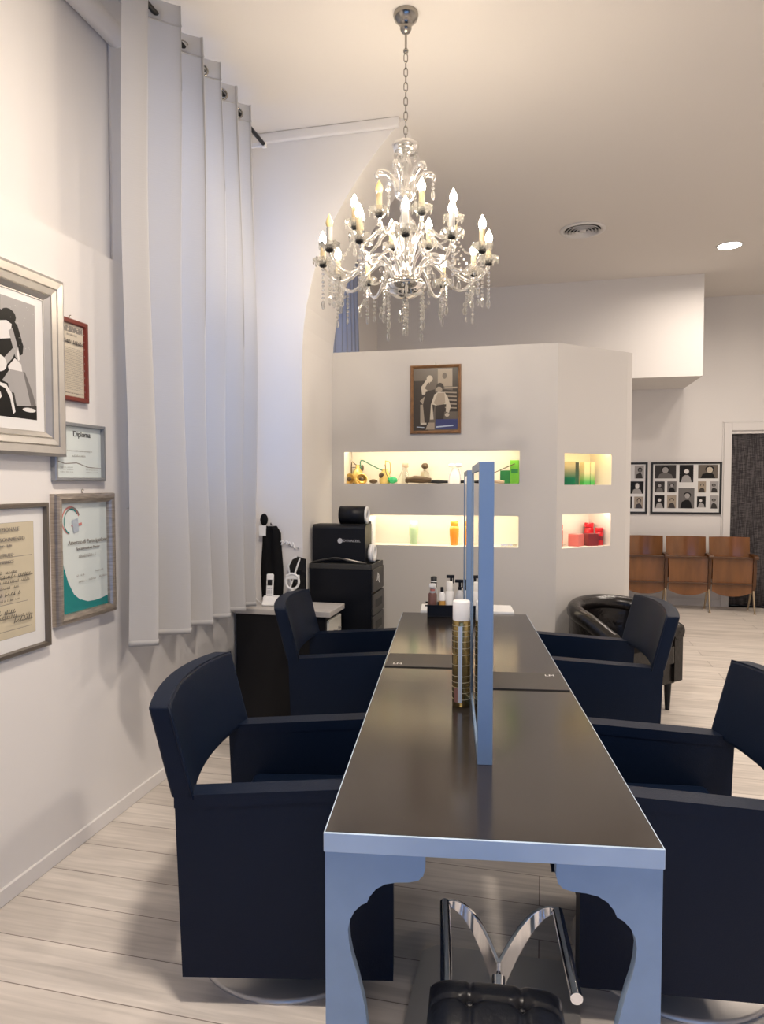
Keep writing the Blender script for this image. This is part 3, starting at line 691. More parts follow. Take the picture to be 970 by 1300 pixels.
MB().lathe([(.005, 2.645), (.085, 2.64), (.098, 2.615), (.05, 2.59), (.008, 2.585)], 28).build('hub', 'nickel', CH)
w = MB(); w.lathe([(.03, 2.60), (.105, 2.612), (.108, 2.605), (.085, 2.575), (.045, 2.553), (.012, 2.545)], 28); w.build('bowl', 'crystal', CH)
MB().lathe([(.012, 2.552), (.016, 2.545), (.006, 2.53), (.002, 2.52)], 12).build('finial', 'nickel', CH)
def strand(w, x, y, z, n, sp=.0205, r=.0075, drop=.024):
    for i in range(n):
        w.ball((x, y, z - sp * i), r * (1 + .15 * (i % 2)), nu=6, nv=4, smooth=False)
    zz = z - sp * n - drop * .6
    w.ball((x, y, zz), drop, .42, .3, 1., nu=6, nv=6, smooth=False); return w
def smooth_path(pts, n=5):
    out = []; P_ = [Vector(p) for p in pts]
    for i in range(len(P_) - 1):
        a, b, c, d = P_[max(i - 1, 0)], P_[i], P_[i + 1], P_[min(i + 2, len(P_) - 1)]
        for k in range(n):
            t = k / n; out.append(.5 * ((2 * b) + (c - a) * t + (2 * a - 5 * b + 4 * c - d) * t * t + (3 * b - a - 3 * c + d) * t ** 3))
    out.append(P_[-1]); return out
def candle_arm(path, zc, ang, lit=True, tube='candle', strands=(9, 7), ch=.10):
    R = path[-1][0]
    arm = MB().tube(smooth_path([(r_, 0, z_) for r_, z_ in path]), .0085, 8).build('arm', 'crystal', CH, rz=ang)
    w = MB(); w.lathe([(.008, zc - .012), (.020, zc - .010), (.042, zc + .012), (.052, zc + .024), (.049, zc + .026), (.036, zc + .012), (.014, zc - .002)], 12, smooth=False); 
    for k in range(8):
        a = 2 * PI * k / 8 + .2; w.ball((.048 * math.cos(a), .048 * math.sin(a), zc + .008), .014, .4, .4, 1., nu=5, nv=4, smooth=False)
        w.ball((.048 * math.cos(a), .048 * math.sin(a), zc + .024), .006, nu=5, nv=4, smooth=False)
    w.build('drip_pan', 'crystal', arm, loc=(R, 0, 0))
    MB().lathe([(.006, zc - .02), (.018, zc - .012), (.020, zc - .002), (.014, zc)], 14).build('holder', 'blackened', arm, loc=(R, 0, 0))
    MB().lathe([(.014, zc - .002), (.014, zc + ch), (.009, zc + ch + .004)], 14).build('candle', tube, arm, loc=(R, 0, 0))
    b = MB().lathe([(.010, zc + ch), (.0160, zc + ch + .011), (.0185, zc + ch + .023), (.0150, zc + ch + .038), (.0075, zc + ch + .053), (.0012, zc + ch + .066)], 12).build('bulb', 'bulb' if lit else 'bulb_off', arm, loc=(R, 0, 0))
    if not lit: b['label'] = 'unlit yellowed candle bulb'
    if strands:
        w = MB(); strand(w, R, .004, zc - .03, strands[0]); w.build('crystal_strand', 'crystal', arm)
        if strands[1]: w = MB(); strand(w, R - .055, -.012, path[-3][1] - .02, strands[1], drop=.018); w.build('crystal_strand', 'crystal', arm)
    return arm
low = [(.05, 2.62), (.09, 2.705), (.15, 2.745), (.215, 2.715), (.275, 2.655), (.33, 2.632), (.385, 2.655), (.42, 2.70), (.425, 2.722)]
for k in range(12):
    ang = math.radians(11.3 + 30 * k)
    candle_arm(low, 2.725 + .008 * math.sin(k * 2.1), ang, lit=(k != 7), tube='candle_w' if k in (7, 9, 10) else 'candle', strands=((10, 7) if k % 2 else (8, 5)))
upp = [(.035, 2.76), (.07, 2.87), (.12, 2.895), (.17, 2.845), (.215, 2.815), (.25, 2.835), (.265, 2.87), (.267, 2.885)]
for k in range(8):
    candle_arm(upp, 2.885, math.radians(28 + 45 * k), lit=(k != 5), strands=(4, 0), ch=.095)
for k in range(6):
    ang = math.radians(20 + 60 * k)
    h = MB().tube(smooth_path([(.03, 0, 3.06), (.05, 0, 3.12), (.085, 0, 3.165), (.125, 0, 3.18), (.148, 0, 3.165), (.145, 0, 3.145)]), [.019] * 6 + [.018] * 6 + [.015] * 6 + [.012] * 8, 8).build('horn', 'crystal', CH, rz=ang)
    w = MB(); strand(w, .142, 0, 3.13, 2, drop=.024); w.build('crystal_strand', 'crystal', h)
for k in range(8):
    a = 2 * PI * k / 8; w = MB(); strand(w, .055 * math.cos(a), .055 * math.sin(a), 3.30, 1, drop=.018); w.build('crystal_strand', 'crystal', CH)
for k in range(12):
    a = 2 * PI * (k + .5) / 12; R = .10 if k % 2 else .21
    w = MB(); strand(w, R * math.cos(a), R * math.sin(a), 2.60 if k % 2 else 2.665, [8, 11, 6, 9][k % 4]); w.build('crystal_strand', 'crystal', CH)
# garlands of beads from the upper tier to the lower tier
for k in range(12):
    a0 = math.radians(28 + 45 * (k * 8 // 12)); a1 = math.radians(11.3 + 30 * k)
    p, q = Vector((.26 * math.cos(a0), .26 * math.sin(a0), 2.86)), Vector((.41 * math.cos(a1), .41 * math.sin(a1), 2.73)); w = MB()
    for i in range(1, 12):
        t_ = i / 12; c = p.lerp(q, t_) - Vector((0, 0, .07 * math.sin(PI * t_))); w.ball(c, .0062, nu=6, nv=4, smooth=False)
    w.build('bead_garland', 'crystal', CH)
for k in range(18):
    a0 = 2 * PI * k / 18; r0 = .33 + .03 * (k % 3); w = MB()
    for i in range(3): w.ball((r0 * math.cos(a0 + .05 * i), r0 * math.sin(a0 + .05 * i), 2.61 - .02 * i), .010, .8, .8, 1.2, nu=6, nv=4, smooth=False)
    w.ball((r0 * math.cos(a0 + .1), r0 * math.sin(a0 + .1), 2.535), .022, .5, .35, 1., nu=6, nv=6, smooth=False); w.build('pendant', 'crystal', CH)

# ---------------------------------------------------------------- work table
TR = math.radians(7.686); T0 = Vector((-.1145, 1.6135, 0)); TU = Vector((math.cos(TR), math.sin(TR), 0)); TV = Vector((-math.sin(TR), math.cos(TR), 0))
def tp(u, v, z=0.): return tuple(T0 + TU * u + TV * v + Vector((0, 0, z)))
TB = thing('styling_table', 'long dark-topped salon table with scrolled silver legs', 'table', tp(0, 0), TR)
TLn = 2.857
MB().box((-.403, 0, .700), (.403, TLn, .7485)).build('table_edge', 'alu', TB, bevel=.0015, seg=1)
MB().box((-.399, .004, .7480), (.399, TLn - .004, .7500)).build('tabletop', 'table', TB)
half = [(-.400, .700), (-.155, .700), (-.155, .668), (-.160, .650), (-.172, .638), (-.194, .632), (-.225, .630), (-.253, .624), (-.275, .611), (-.290, .592), (-.297, .576), (-.312, .568), (-.328, .552), (-.339, .530), (-.3435, .505), (-.341, .470), (-.334, .435), (-.322, .395), (-.311, .350), (-.302, .31), (-.296, .26), (-.290, .20), (-.283, .12), (-.272, .05), (-.266, 0), (-.400, 0)]
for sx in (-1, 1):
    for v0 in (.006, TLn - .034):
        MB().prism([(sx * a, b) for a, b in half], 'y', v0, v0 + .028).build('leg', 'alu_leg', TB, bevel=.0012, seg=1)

def styling_mirror(v0, v1, label):
    t = thing('table_mirror', label, 'mirror', tp(.0095, v0, .75), TR, 'double sided mirrors on the table')
    L, Hm, b, h = v1 - v0, .914, .0225, .028
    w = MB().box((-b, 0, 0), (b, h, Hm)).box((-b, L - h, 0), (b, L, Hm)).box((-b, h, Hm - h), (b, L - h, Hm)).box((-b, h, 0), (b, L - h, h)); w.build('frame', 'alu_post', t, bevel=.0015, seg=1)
    MB().box((-.0185, h, h), (.0185, L - h, Hm - h)).build('mirror_glass', 'mirror', t)
styling_mirror(.437, 1.09, 'tall silver-edged mirror standing on the near half of the table')
styling_mirror(1.83, 2.48, 'tall silver-edged mirror standing on the far half of the table')
def tool_mat(u0, u1, v0, v1, label, su, sv):
    t = thing('tool_mat', label, 'mat', tp((u0 + u1) / 2, (v0 + v1) / 2, .75), TR, 'tool mats on the table')
    a, b = (u1 - u0) / 2, (v1 - v0) / 2
    MB().box((-a, -b, 0), (a, b, .004)).build('pad', ['mat_grey'], t); MB().box((-a - .001, -b - .003, 0), (a + .001, -b, .0045)).build('binding', 'mat_edge', t)
    text_mesh('logo', 'LM', .034, 'tag', t, (su, sv, .0043), (0, 0, 0), .0002, 'CENTER')
tool_mat(-.392, -.055, 1.51, 1.752, 'grey tool mat at the left edge of the table', -.115, -.075)
tool_mat(.062, .392, 1.212, 1.46, 'grey tool mat at the right edge of the table', .115, .085)
# hairspray can
c = thing('hairspray_can', 'tall gold hairspray can with white cap standing beside the near mirror', 'spray can', tp(-.052, .99, .75))
MB().lathe([(.030, 0), (.0345, .004), (.0345, .322), (.031, .332), (.028, .336)], 32).build('can', 'gold_can', c)
w = MB()
for z in (.03, .055, .075, .095, .118, .16, .20, .225, .25, .27, .29, .31): w.lathe([(.0348, z), (.0348, z + .0022)], 32, caps=False)
w.build('print_line', 'can_line', c)
w = MB(); w.grid(lambda u, v: (.0350 * math.cos(-PI / 2 + .45 * (u - .55)), .0350 * math.sin(-PI / 2 + .45 * (u - .55)), .02 + .29 * v), 6, 1); w.build('label_band', 'can_band', c)
w = MB(); w.grid(lambda u, v: (.0352 * math.cos(-PI / 2 - .75 + .5 * u), .0352 * math.sin(-PI / 2 - .75 + .5 * u), .02 + .055 * v), 6, 1); w.build('small_print', 'brown_bottle', c)
MB().lathe([(.033, .330), (.0335, .338), (.0332, .398), (.030, .404), (.01, .406), (.001, .406)], 32).build('cap', 'white', c)
# bottle tray at the far end
tr = thing('bottle_tray', 'black tray holding styling bottles at the far end of the table', 'tray', tp(-.085, 2.765, .75), TR)
w = MB().box((-.15, -.06, 0), (.15, .06, .008)).box((-.15, -.06, .008), (-.142, .06, .075)).box((.142, -.06, .008), (.15, .06, .075)).box((-.142, -.06, .008), (.142, -.052, .075)).box((-.142, .052, .008), (.142, .06, .075))
w.build('body', 'black', tr, bevel=.002, seg=1); MB().box((-.165, -.066, .070), (.165, -.058, .078)).box((-.165, .058, .070), (.165, .066, .078)).build('rim', 'black', tr)
ZB = .7585
def bottle(name, label, u, v, parts, cat='bottle', n=16, group='bottles in the black tray'):
    t = thing(name, label, cat, tp(u, v, ZB), TR, group)
    for pname, prof, m in parts: MB().lathe(prof, n).build(pname, m, t)
    return t
bottle('styling_bottle', 'brown bottle with red and blue neck and white cap', -.202, 2.735, [('body', [(.022, 0), (.027, .004), (.027, .135), (.022, .142)], 'brown_bottle'), ('neck_label', [(.0145, .142), (.0145, .178)], 'can_band'), ('neck_ring', [(.015, .155), (.015, .168)], 'ink_red'), ('cap', [(.023, .178), (.023, .198), (.020, .20)], 'white')])
bottle('styling_bottle', 'dark bottle with white-striped black cap at the tray back', -.196, 2.795, [('body', [(.024, 0), (.024, .15), (.014, .17)], 'grey_bottle'), ('cap', [(.020, .17), (.020, .236), (.016, .238)], 'black'), ('cap_stripe', [(.0205, .205), (.0205, .211)], 'white')])
bottle('styling_bottle', 'small amber bottle with black foot and white shoulders', -.142, 2.735, [('foot', [(.022, 0), (.022, .06)], 'black'), ('body', [(.0215, .06), (.0215, .095)], 'amber'), ('shoulder', [(.024, .095), (.020, .135), (.010, .15)], 'white'), ('cap', [(.010, .15), (.010, .178), (.008, .18)], 'black')])
bottle('styling_bottle', 'white bottle with wide white cap in the tray middle', -.095, 2.735, [('body', [(.024, 0), (.026, .004), (.026, .150), (.022, .155)], 'white'), ('cap', [(.021, .155), (.021, .212), (.018, .216)], 'white_gloss')])
def pump(label, u, v, bm, h, r_):
    t = bottle('spray_bottle', label, u, v, [('body', [(r_ * .9, 0), (r_, .004), (r_, h * .78), (r_ * .55, h), (r_ * .4, h + .008)], bm)], 'spray bottle')
    w = MB().lathe([(.011, h + .006), (.011, h + .028)], 12).box((-.03, -.008, h + .055), (.022, .008, h + .075)).box((-.008, -.007, h + .028), (.008, .007, h + .058)).box((.012, -.005, h + .02), (.02, .005, h + .058)); w.build('trigger', 'black', t, bevel=.003)
    MB().lathe([(r_ + .0004, h * .15), (r_ + .0004, h * .70)], 16, caps=False).build('label', 'logo', t)
pump('grey spray bottle with black trigger in the tray', -.030, 2.733, 'grey_bottle', .155, .030)
pump('white spray bottle with black trigger by the far mirror', .030, 2.738, 'white', .168, .028)
pump('clear grey spray bottle standing behind the white capped bottle', -.085, 2.795, 'grey_bottle', .175, .024)
bottle('styling_bottle', 'plain white bottle with black cap behind the far mirror', .095, 2.738, [('body', [(.026, 0), (.028, .004), (.028, .165), (.015, .18)], 'white'), ('cap', [(.016, .18), (.016, .215), (.012, .218)], 'black')])
# trolley beyond the table
tl = thing('salon_trolley', 'white-topped trolley just beyond the far end of the table', 'trolley', tp(.02, 2.99, 0), TR)
MB().box((-.305, -.12, .745), (.305, .125, .762)).build('top', 'white', tl, bevel=.003)
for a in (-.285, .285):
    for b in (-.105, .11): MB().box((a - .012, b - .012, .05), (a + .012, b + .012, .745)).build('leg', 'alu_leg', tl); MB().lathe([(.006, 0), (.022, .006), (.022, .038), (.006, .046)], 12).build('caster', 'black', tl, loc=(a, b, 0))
MB().box((-.29, -.11, .30), (.29, .115, .315)).build('shelf', 'white', tl)

# ---------------------------------------------------------------- styling chairs
def make_chair(label):
    t = thing('styling_chair', label, 'chair', (0, 0, 0), 0, 'black styling chairs at the table')
    for s in (1, -1):
        a, b = s * .268, s * .340
        MB().prism([(-.283, .09), (.362, .10), (.362, .660), (-.300, .618)], 'y', min(a, b), max(a, b)).build('side_panel', 'leather', t, bevel=.008, seg=3)
        MB().prism([(-.302, .616), (.364, .658), (.364, .686), (.354, .694), (-.302, .655)], 'y', min(a, b) - .002, max(a, b) + .002).build('armrest', 'leather', t, bevel=.008, seg=3)
    MB().box((-.20, -.262, .375), (.34, .262, .475)).build('seat', 'leather', t, bevel=.025, seg=4)
    MB().box((-.19, -.266, .22), (.33, .266, .375)).build('seat_base', 'leather', t, bevel=.006)
    H0, H1, th = .645, .925, .070
    def bk(side):
        def f(u, v):
            s = 2 * u - 1; y = .342 * s; x = -.238 - .050 * (1 - s * s) - .070 * v - (th if side else 0)
            z = H0 + (H1 - H0) * v + (.012 * (1 - s * s) if v > .5 else -.0 * (1 - s * s))
            return (x, y, z)
        return f
    w = MB(); f0, f1 = bk(0), bk(1); nu, nv = 20, 6
    w.grid(f0, nu, nv); w.grid(f1, nu, nv, flip=True)
    for v in (0, 1): w.grid(lambda u, q, v=v: tuple(Vector(f0(u, v)).lerp(Vector(f1(u, v)), q)), nu, 1, smooth=False, flip=(v == 0) ^ True ^ True)
    for u in (0, 1): w.grid(lambda q, v, u=u: tuple(Vector(f0(u, v)).lerp(Vector(f1(u, v)), q)), 1, nv, smooth=False)
    bo = w.build('backrest', 'leather', t)
    bm = bmesh.new(); bm.from_mesh(bo.data); bmesh.ops.remove_doubles(bm, verts=bm.verts, dist=.0005); bmesh.ops.recalc_face_normals(bm, faces=bm.faces); bm.to_mesh(bo.data); bm.free()
    q = bo.modifiers.new('b', 'BEVEL'); q.width = .009; q.segments = 3; q.limit_method = 'ANGLE'; q.angle_limit = math.radians(45)
    for p in bo.data.polygons: p.use_smooth = True
    bo.modifiers.new('wn', 'WEIGHTED_NORMAL')
    # welt piping around the front face of the backrest
    loop = [f0(i / 20, 1) for i in range(21)] + [f0(1, 1 - i / 6) for i in range(1, 7)] + [f0(1 - i / 20, 0) for i in range(1, 21)] + [f0(0, i / 6) for i in range(1, 6)]
    MB().tube([tuple(Vector(p) + Vector((-.006, 0, 0))) for p in loop], .0035, 6, closed=True).build('piping', 'leather', bo)
    MB().lathe([(.05, .02), (.035, .04), (.032, .22)], 24).build('pedestal', 'chrome', t)
    MB().lathe([(.326, 0), (.328, .008), (.318, .016), (.10, .026), (.04, .03)], 48).build('base_disc', 'steel', t)
    return t
CH0 = make_chair('black leather styling chair, nearest on the left of the table')
CH0.location = (-.844, 2.226, 0); CH0.rotation_euler = (0, 0, math.radians(10.5))
dup(CH0, (-1.082, 3.819, 0), math.radians(9), 'black leather styling chair in front of the reception desk')
dup(CH0, (.436, 2.442, 0), math.radians(187), 'black leather styling chair, nearest on the right of the table')
dup(CH0, (.266, 3.982, 0), math.radians(186), 'black leather styling chair in front of the round tub armchair')

# ---------------------------------------------------------------- tufted chair at the table end
st = thing('tufted_chair', 'black buttoned seat with chrome footrest under the near table end', 'chair', (-.072, 1.245, 0), math.radians(5))
def cush(u, v):
    x = (u - .5); y = (v - .5); e = max(0, 1 - (abs(2 * x)) ** 6) ** .5 * max(0, 1 - (abs(2 * y)) ** 6) ** .5
    z = .455 + .062 * e
    for bx in (-.055, .055):
        for by in (-.17, -.06, .06, .17):
            d2 = ((x * .29 - bx) ** 2 + (y * .53 - by) ** 2) / (.016 ** 2); z -= .022 * math.exp(-d2)
    for bx in (-.055, .055): z -= .006 * math.exp(-((x * .29 - bx) / .006) ** 2)
    for by in (-.17, -.06, .06, .17): z -= .006 * math.exp(-((y * .53 - by) / .006) ** 2)
    return (x * .29, y * .53, z)
w = MB(); w.grid(cush, 48, 80); w.box((-.145, -.265, .405), (.145, .265, .456)); so = w.build('seat', 'leather_tuft', st)
for bx in (-.055, .055):
    for by in (-.17, -.06, .06, .17): MB().ball((bx, by, .496), .009, 1, 1, .5).build('button', 'leather_tuft', so)
MB().box((-.12, -.22, .375), (.12, .22, .405)).build('seat_plate', 'chrome', st)
MB().lathe([(.05, .014), (.04, .05), (.036, .375)], 24).build('pedestal', 'chrome', st, loc=(0, .1, 0))
wi = Matrix.Rotation(math.radians(-5), 4, 'Z') @ Matrix.Translation((.072, -1.245, 0))
MB().prism([(-.385, .95), (.113, .95), (.125, 2.16), (.085, 2.29), (-.34, 2.275), (-.385, 2.235)], 'z', 0, .012, X=wi).build('base_plate', 'steel', st, bevel=.002, seg=1)
J = Vector((-.106, 1.83, .30))
for tip, end in (((-.258, 1.87, .425), (-.190, 1.42, .425)), ((.050, 1.906, .425), (.086, 1.590, .425))):
    tip, end = Vector(tip), Vector(end); s = 1 if tip.x > J.x else -1
    # straight bar, flat curved band sweeping down to the joint
    w = MB().tube([wi @ (tip + (tip - end) * .02 - Vector((0, 0, .012))), wi @ (end - Vector((0, 0, .012)))], .0145, 16); w.build('footrest_bar', 'chrome', st)
    c0 = tip.lerp(J, .45) + Vector((0, .10, .045))
    pts = [tip * (1 - q) ** 2 + c0 * 2 * q * (1 - q) + J * q * q for q in [i / 14 for i in range(15)]]
    w = MB(); vs = []
    for i, p in enumerate(pts):
        q = i / 14; hgt = .014 + .085 * q; t_ = (pts[min(i + 1, 14)] - pts[max(i - 1, 0)]); t_.z = 0; t_.normalize(); nrm = Vector((-t_.y, t_.x, 0)) * .0055
        vs += [p + nrm, p - nrm, p - nrm - Vector((0, 0, hgt)), p + nrm - Vector((0, 0, hgt))]
    fs = [(i * 4 + k, i * 4 + (k + 1) % 4, (i + 1) * 4 + (k + 1) % 4, (i + 1) * 4 + k) for i in range(14) for k in range(4)] + [(3, 2, 1, 0), (56, 57, 58, 59)]
    w.add(vs, fs, 0, False, wi); w.build('footrest_band', 'chrome', st, bevel=.002, seg=2)
w = MB(); w.tube([wi @ Vector((-.106, 1.83, .26)), wi @ Vector((-.10, 1.70, .18)), wi @ Vector((-.094, 1.32, .16))], .018, 12); w.build('footrest_stem', 'chrome', st)
w = MB(); w.tube([wi @ Vector((-.106, 1.835, .30)), wi @ Vector((-.106, 1.835, .012))], .009, 10); w.build('footrest_post', 'chrome', st)

# ---------------------------------------------------------------- tub armchair
tubrot = math.atan2(.68, -.733) ; FX = Vector((.68, -.733, 0))
tb = thing('tub_armchair', 'shiny black leather tub armchair with buttoned inside by the partition', 'armchair', (.526, 5.098, 0), math.atan2(FX.y, FX.x))
def horse(t):           # local x forward, y left ; t 0..1 from left front round the back to the right front
    if t < .25: k = t / .25; return Vector((.25 - .25 * k, .325, 0))
    if t > .75: k = (t - .75) / .25; return Vector((.25 * k, -.325, 0))
    a = PI / 2 + PI * (t - .25) / .5; return Vector((.265 * math.cos(a), .325 * math.sin(a), 0))
def hz(t): return .60 + .155 * (math.sin(PI * min(1, max(0, (t)))) ** 1.1)
N = 44
w = MB(); pts = []; 
for i in range(N + 1):
    t = i / N; p = horse(t); pts.append((p.x, p.y, hz(t) - .045))
w.tube(pts, .058, 14); w.build('arm_roll', 'leather_tub', tb)
w = MB()
def shell(off, z0):
    def f(u, v):
        p = horse(u); q = horse(min(1, u + .01)) - horse(max(0, u - .01)); q.normalize(); nrm = Vector((q.y, -q.x, 0)) * off
        if p.length > 0 and nrm.dot(p) * off < 0: nrm = -nrm
        return (p.x + nrm.x, p.y + nrm.y, z0 + (hz(u) - .05 - z0) * v)
    return f
w.grid(shell(.042, .20), N, 4); w.grid(shell(-.042, .20), N, 4, flip=True)
for u in (0, 1): w.grid(lambda q, v, u=u: tuple(Vector(shell(.042, .20)(u, v)).lerp(Vector(shell(-.042, .20)(u, v)), q)), 1, 4, smooth=False)
w.grid(lambda u, q: tuple(Vector(shell(.042, .20)(u, 0)).lerp(Vector(shell(-.042, .20)(u, 0)), q)), N, 1, smooth=False)
sh = w.build('shell', 'leather_tub', tb)
for k in range(7):
    u = .2 + .1 * k
    for z in (.56,):
        p = Vector(shell(-.046, .2)(u, (z - .2) / (hz(u) - .25))); MB().ball(p, .012, nu=8, nv=5).build('button', 'leather_tub', sh)
MB().prism([(.27, -.28), (.27, .28), (0, .28), (-.10, .26), (-.19, .18), (-.22, 0), (-.19, -.18), (-.10, -.26), (0, -.28)], 'z', .34, .46).build('seat', 'leather_tub', tb, bevel=.03, seg=4)
MB().prism([(.24, -.31), (.24, .31), (0, .33), (-.15, .28), (-.25, .12), (-.25, -.12), (-.15, -.28), (0, -.33)], 'z', .19, .34).build('seat_base', 'leather_tub', tb, bevel=.01)
for a, b in ((.22, .26), (.22, -.26), (-.17, .17), (-.17, -.17)):
    MB().lathe([(.016, 0), (.026, .19)], 12).build('leg', 'black', tb, loc=(a, b, 0))
for s in (1, -1):
    MB().prism(disc(s * .325, .555, .058, .058, 16), 'x', .248, .262).prism(rect(s * .325 - .043, .205, s * .325 + .043, .55), 'x', .246, .258).build('arm_front', 'leather_tub', tb, bevel=.004)

# ---------------------------------------------------------------- theatre seats
ts = thing('theatre_seat_row', 'row of brown plywood folding theatre seats against the far wall', 'theatre seats', (1.79, 9.22, 0))
def curved(name, x0, x1, z0, z1, y, lean, bow, m, parent, rb=0., th=.014, rt=0.):
    nu, nv = 16, 14
    def f(off):
        def g(u, v):
            s = 2 * u - 1; zb = z0 + rb * (abs(s) ** 2.4); zt = z1 - rt * abs(s) ** 4
            return (x0 + (x1 - x0) * u, y + lean * v + bow * (1 - s * s) + off, zb + (zt - zb) * v)
        return g
    w = MB(); w.grid(f(0), nu, nv); w.grid(f(th), nu, nv, flip=True)
    for v in (0, 1): w.grid(lambda u, q, v=v: tuple(Vector(f(0)(u, v)).lerp(Vector(f(th)(u, v)), q)), nu, 1, smooth=False)
    for u in (0, 1): w.grid(lambda q, v, u=u: tuple(Vector(f(0)(u, v)).lerp(Vector(f(th)(u, v)), q)), 1, nv, smooth=False)
    return w.build(name, m, parent)
pitch = .505; xs = [-.795, -.29, .215, .72 + .005]
xs = [-.79 + pitch * k for k in range(4)]
for k in range(3):
    a, b = xs[k] + .03, xs[k + 1] - .012
    curved('backrest', a - .008, b - .004, .40, .925, .03, .055, .055, 'wood', ts)
    s = curved('folded_seat', a + .008, b + .002, .195, .675, -.055, -.02, .02, 'wood', ts, rb=.065, th=.03)
    MB().box((a - .005, -.10, .670), (b + .012, -.035, .690)).build('ledge', 'wood_dark', s, bevel=.004)
    MB().box((a - .005, -.085, .345), (b + .012, -.028, .362)).build('ledge', 'wood_dark', s, bevel=.004)
for k in range(4):
    x = xs[k]
    st_ = MB().prism([(-.10, .70), (-.115, .55), (-.10, .35), (-.06, .26), (.03, .26), (.06, .40), (.085, .70)], 'x', x - .016, x + .018).build('stanchion', 'wood_dark', ts, bevel=.006)
    MB().prism([(-.16, .665), (-.165, .70), (-.15, .715), (.08, .722), (.08, .69)], 'x', x - .026, x + .026).build('armrest', 'wood_dark', ts, bevel=.012, seg=3)
    for y0, y1 in ((-.05, -.13), (.02, .16)):
        MB().tube([(x, y0, .30), (x, y1, .008)], [.013, .010], 10).lathe([(.016, 0), (.014, .01)], 10, X=Matrix.Translation((x, y1, 0))).build('leg', 'brass_leg', ts)

# ---------------------------------------------------------------- reception desk and its things
dk = thing('reception_desk', 'low black desk with grey top and cream drawer in the left corner', 'desk', (-1.64, 4.29, 0))
MB().box((-.333, -.165, .745), (.330, .165, .780)).build('desktop', 'lam', dk, bevel=.002, seg=1)
MB().box((-.325, -.145, 0), (.295, .150, .745)).build('carcass', 'black_panel', dk, bevel=.002, seg=1)
for z0, z1 in ((.52, .715), (.30, .51), (.06, .29)):
    d = MB().box((.295, -.125, z0), (.312, .140, z1)).build('drawer', 'cream', dk, bevel=.002, seg=1)
    MB().tube([(.312, -.03, (z0 + z1) / 2 + .02), (.33, -.03, (z0 + z1) / 2 + .02), (.33, .07, (z0 + z1) / 2 + .02), (.312, .07, (z0 + z1) / 2 + .02)], .005, 8).build('handle', 'steel', d)
ph = thing('cordless_phone', 'white cordless phone upright in its cradle on the desk', 'phone', (-1.775, 4.28, .78), math.radians(12))
w = MB().prism([(-.055, 0), (.05, 0), (.055, .014), (.015, .03), (.0, .055), (-.045, .06), (-.06, .02)], 'x', -.05, .05); w.build('cradle', 'white', ph, rz=PI, bevel=.008, seg=3)
hs = MB().box((-.024, -.014, .03), (.024, .014, .195)).build('handset', 'white', ph, loc=(-.012, .018, .012), rot=(-.22, 0, 0), bevel=.008, seg=3)
MB().box((-.016, -.0155, .115), (.016, -.0135, .155)).build('display', 'screen', hs)
w = MB()
for i in range(3):
    for j in range(4): w.box((-.015 + .0115 * i, -.0155, .045 + .015 * j), (-.007 + .0115 * i, -.0138, .054 + .015 * j))
w.build('keypad', 'logo', hs)
MB().tube(smooth_path([(-.05, .0, .012), (-.085, .02, .02), (-.12, .05, .05), (-.14, .08, .055)]), .0025, 6).build('cable', 'white', ph)
cr = thing('card_reader', 'white handheld device with dark screen leaning on the desk', 'card reader', (-1.615, 4.215, .78), math.radians(-20))
rb = MB().box((-.05, -.009, 0), (.05, .009, .13)).build('body', 'white', cr, loc=(0, -.02, .006), rot=(-.75, .12, 0), bevel=.006, seg=3)
MB().box((-.038, -.0105, .045), (.038, -.0085, .115)).build('display', 'screen', rb)
MB().box((-.045, .04, 0), (.045, .052, .075)).build('stand', 'white', cr)
lm = thing('ring_lamp', 'small white ring lamp with slanted stem behind the card reader', 'lamp', (-1.655, 4.350, .78), math.radians(8))
MB().lathe([(.045, 0), (.045, .008), (.02, .014), (.006, .03)], 20).build('base', 'white', lm)
MB().tube([(.0, 0, .02), (-.012, 0, .10), (.06, 0, .31)], .006, 8).build('stem', 'white', lm)
MB().tube([(.01 + .045 * math.cos(a), -.012, .155 + .052 * math.sin(a)) for a in [2 * PI * k / 24 for k in range(24)]], .0085, 8, closed=True).build('ring', 'white', lm)
MB().box((-.035, -.016, .17), (.06, -.006, .20)).build('shade', 'white', lm, bevel=.008, seg=3)
mr = thing('vanity_mirror', 'dark tabletop mirror with a white curved edge on the desk', 'mirror', (-1.640, 4.425, .78))
shape = [(-.055, .02), (.06, .02), (.062, .30), (.0, .315), (-.035, .30), (-.062, .25), (-.05, .18), (-.045, .10)]
MB().prism(shape, 'y', -.006, .010).build('panel', 'screen', mr)
MB().tube([(a, -.006, b) for a, b in shape[3:]] + [(-.055, -.006, .02)], .006, 8).build('edging', 'white', mr)
MB().box((-.05, -.02, 0), (.05, .03, .02)).build('foot', 'white', mr)
gw = thing('salon_gown', 'black gown hanging on the pier above the desk', 'gown', (-1.835, 4.47, 0))
def gown(u, v):
    s = 2 * u - 1; wd = .074 + .008 * math.sin(v * 5) - (.030 * max(0, (v - .90) / .10) ** 1.2)
    return (s * wd, -.022 - .022 * (1 - s * s) + .010 * math.sin(u * 14 + v), .80 + .50 * v)
w = MB(); w.grid(gown, 24, 20); w.build('cloth', 'black_cloth', gw, solid=.012)
MB().ball((-.05, -.035, 1.345), .036, .8, .7, 1.2).build('hood', 'black_cloth', gw); MB().box((-.078, -.058, 1.235), (-.028, -.048, 1.305)).build('tag', 'white', gw)
MB().tube([(0, 0, 1.31), (0, -.03, 1.31), (0, -.035, 1.325)], .005, 6).build('hook', 'chrome', gw)
wc = thing('white_cable', 'tangled white cable hanging on the pier above the ring lamp', 'cable', (-1.705, 4.455, 1.175))
rn = random.Random(4)
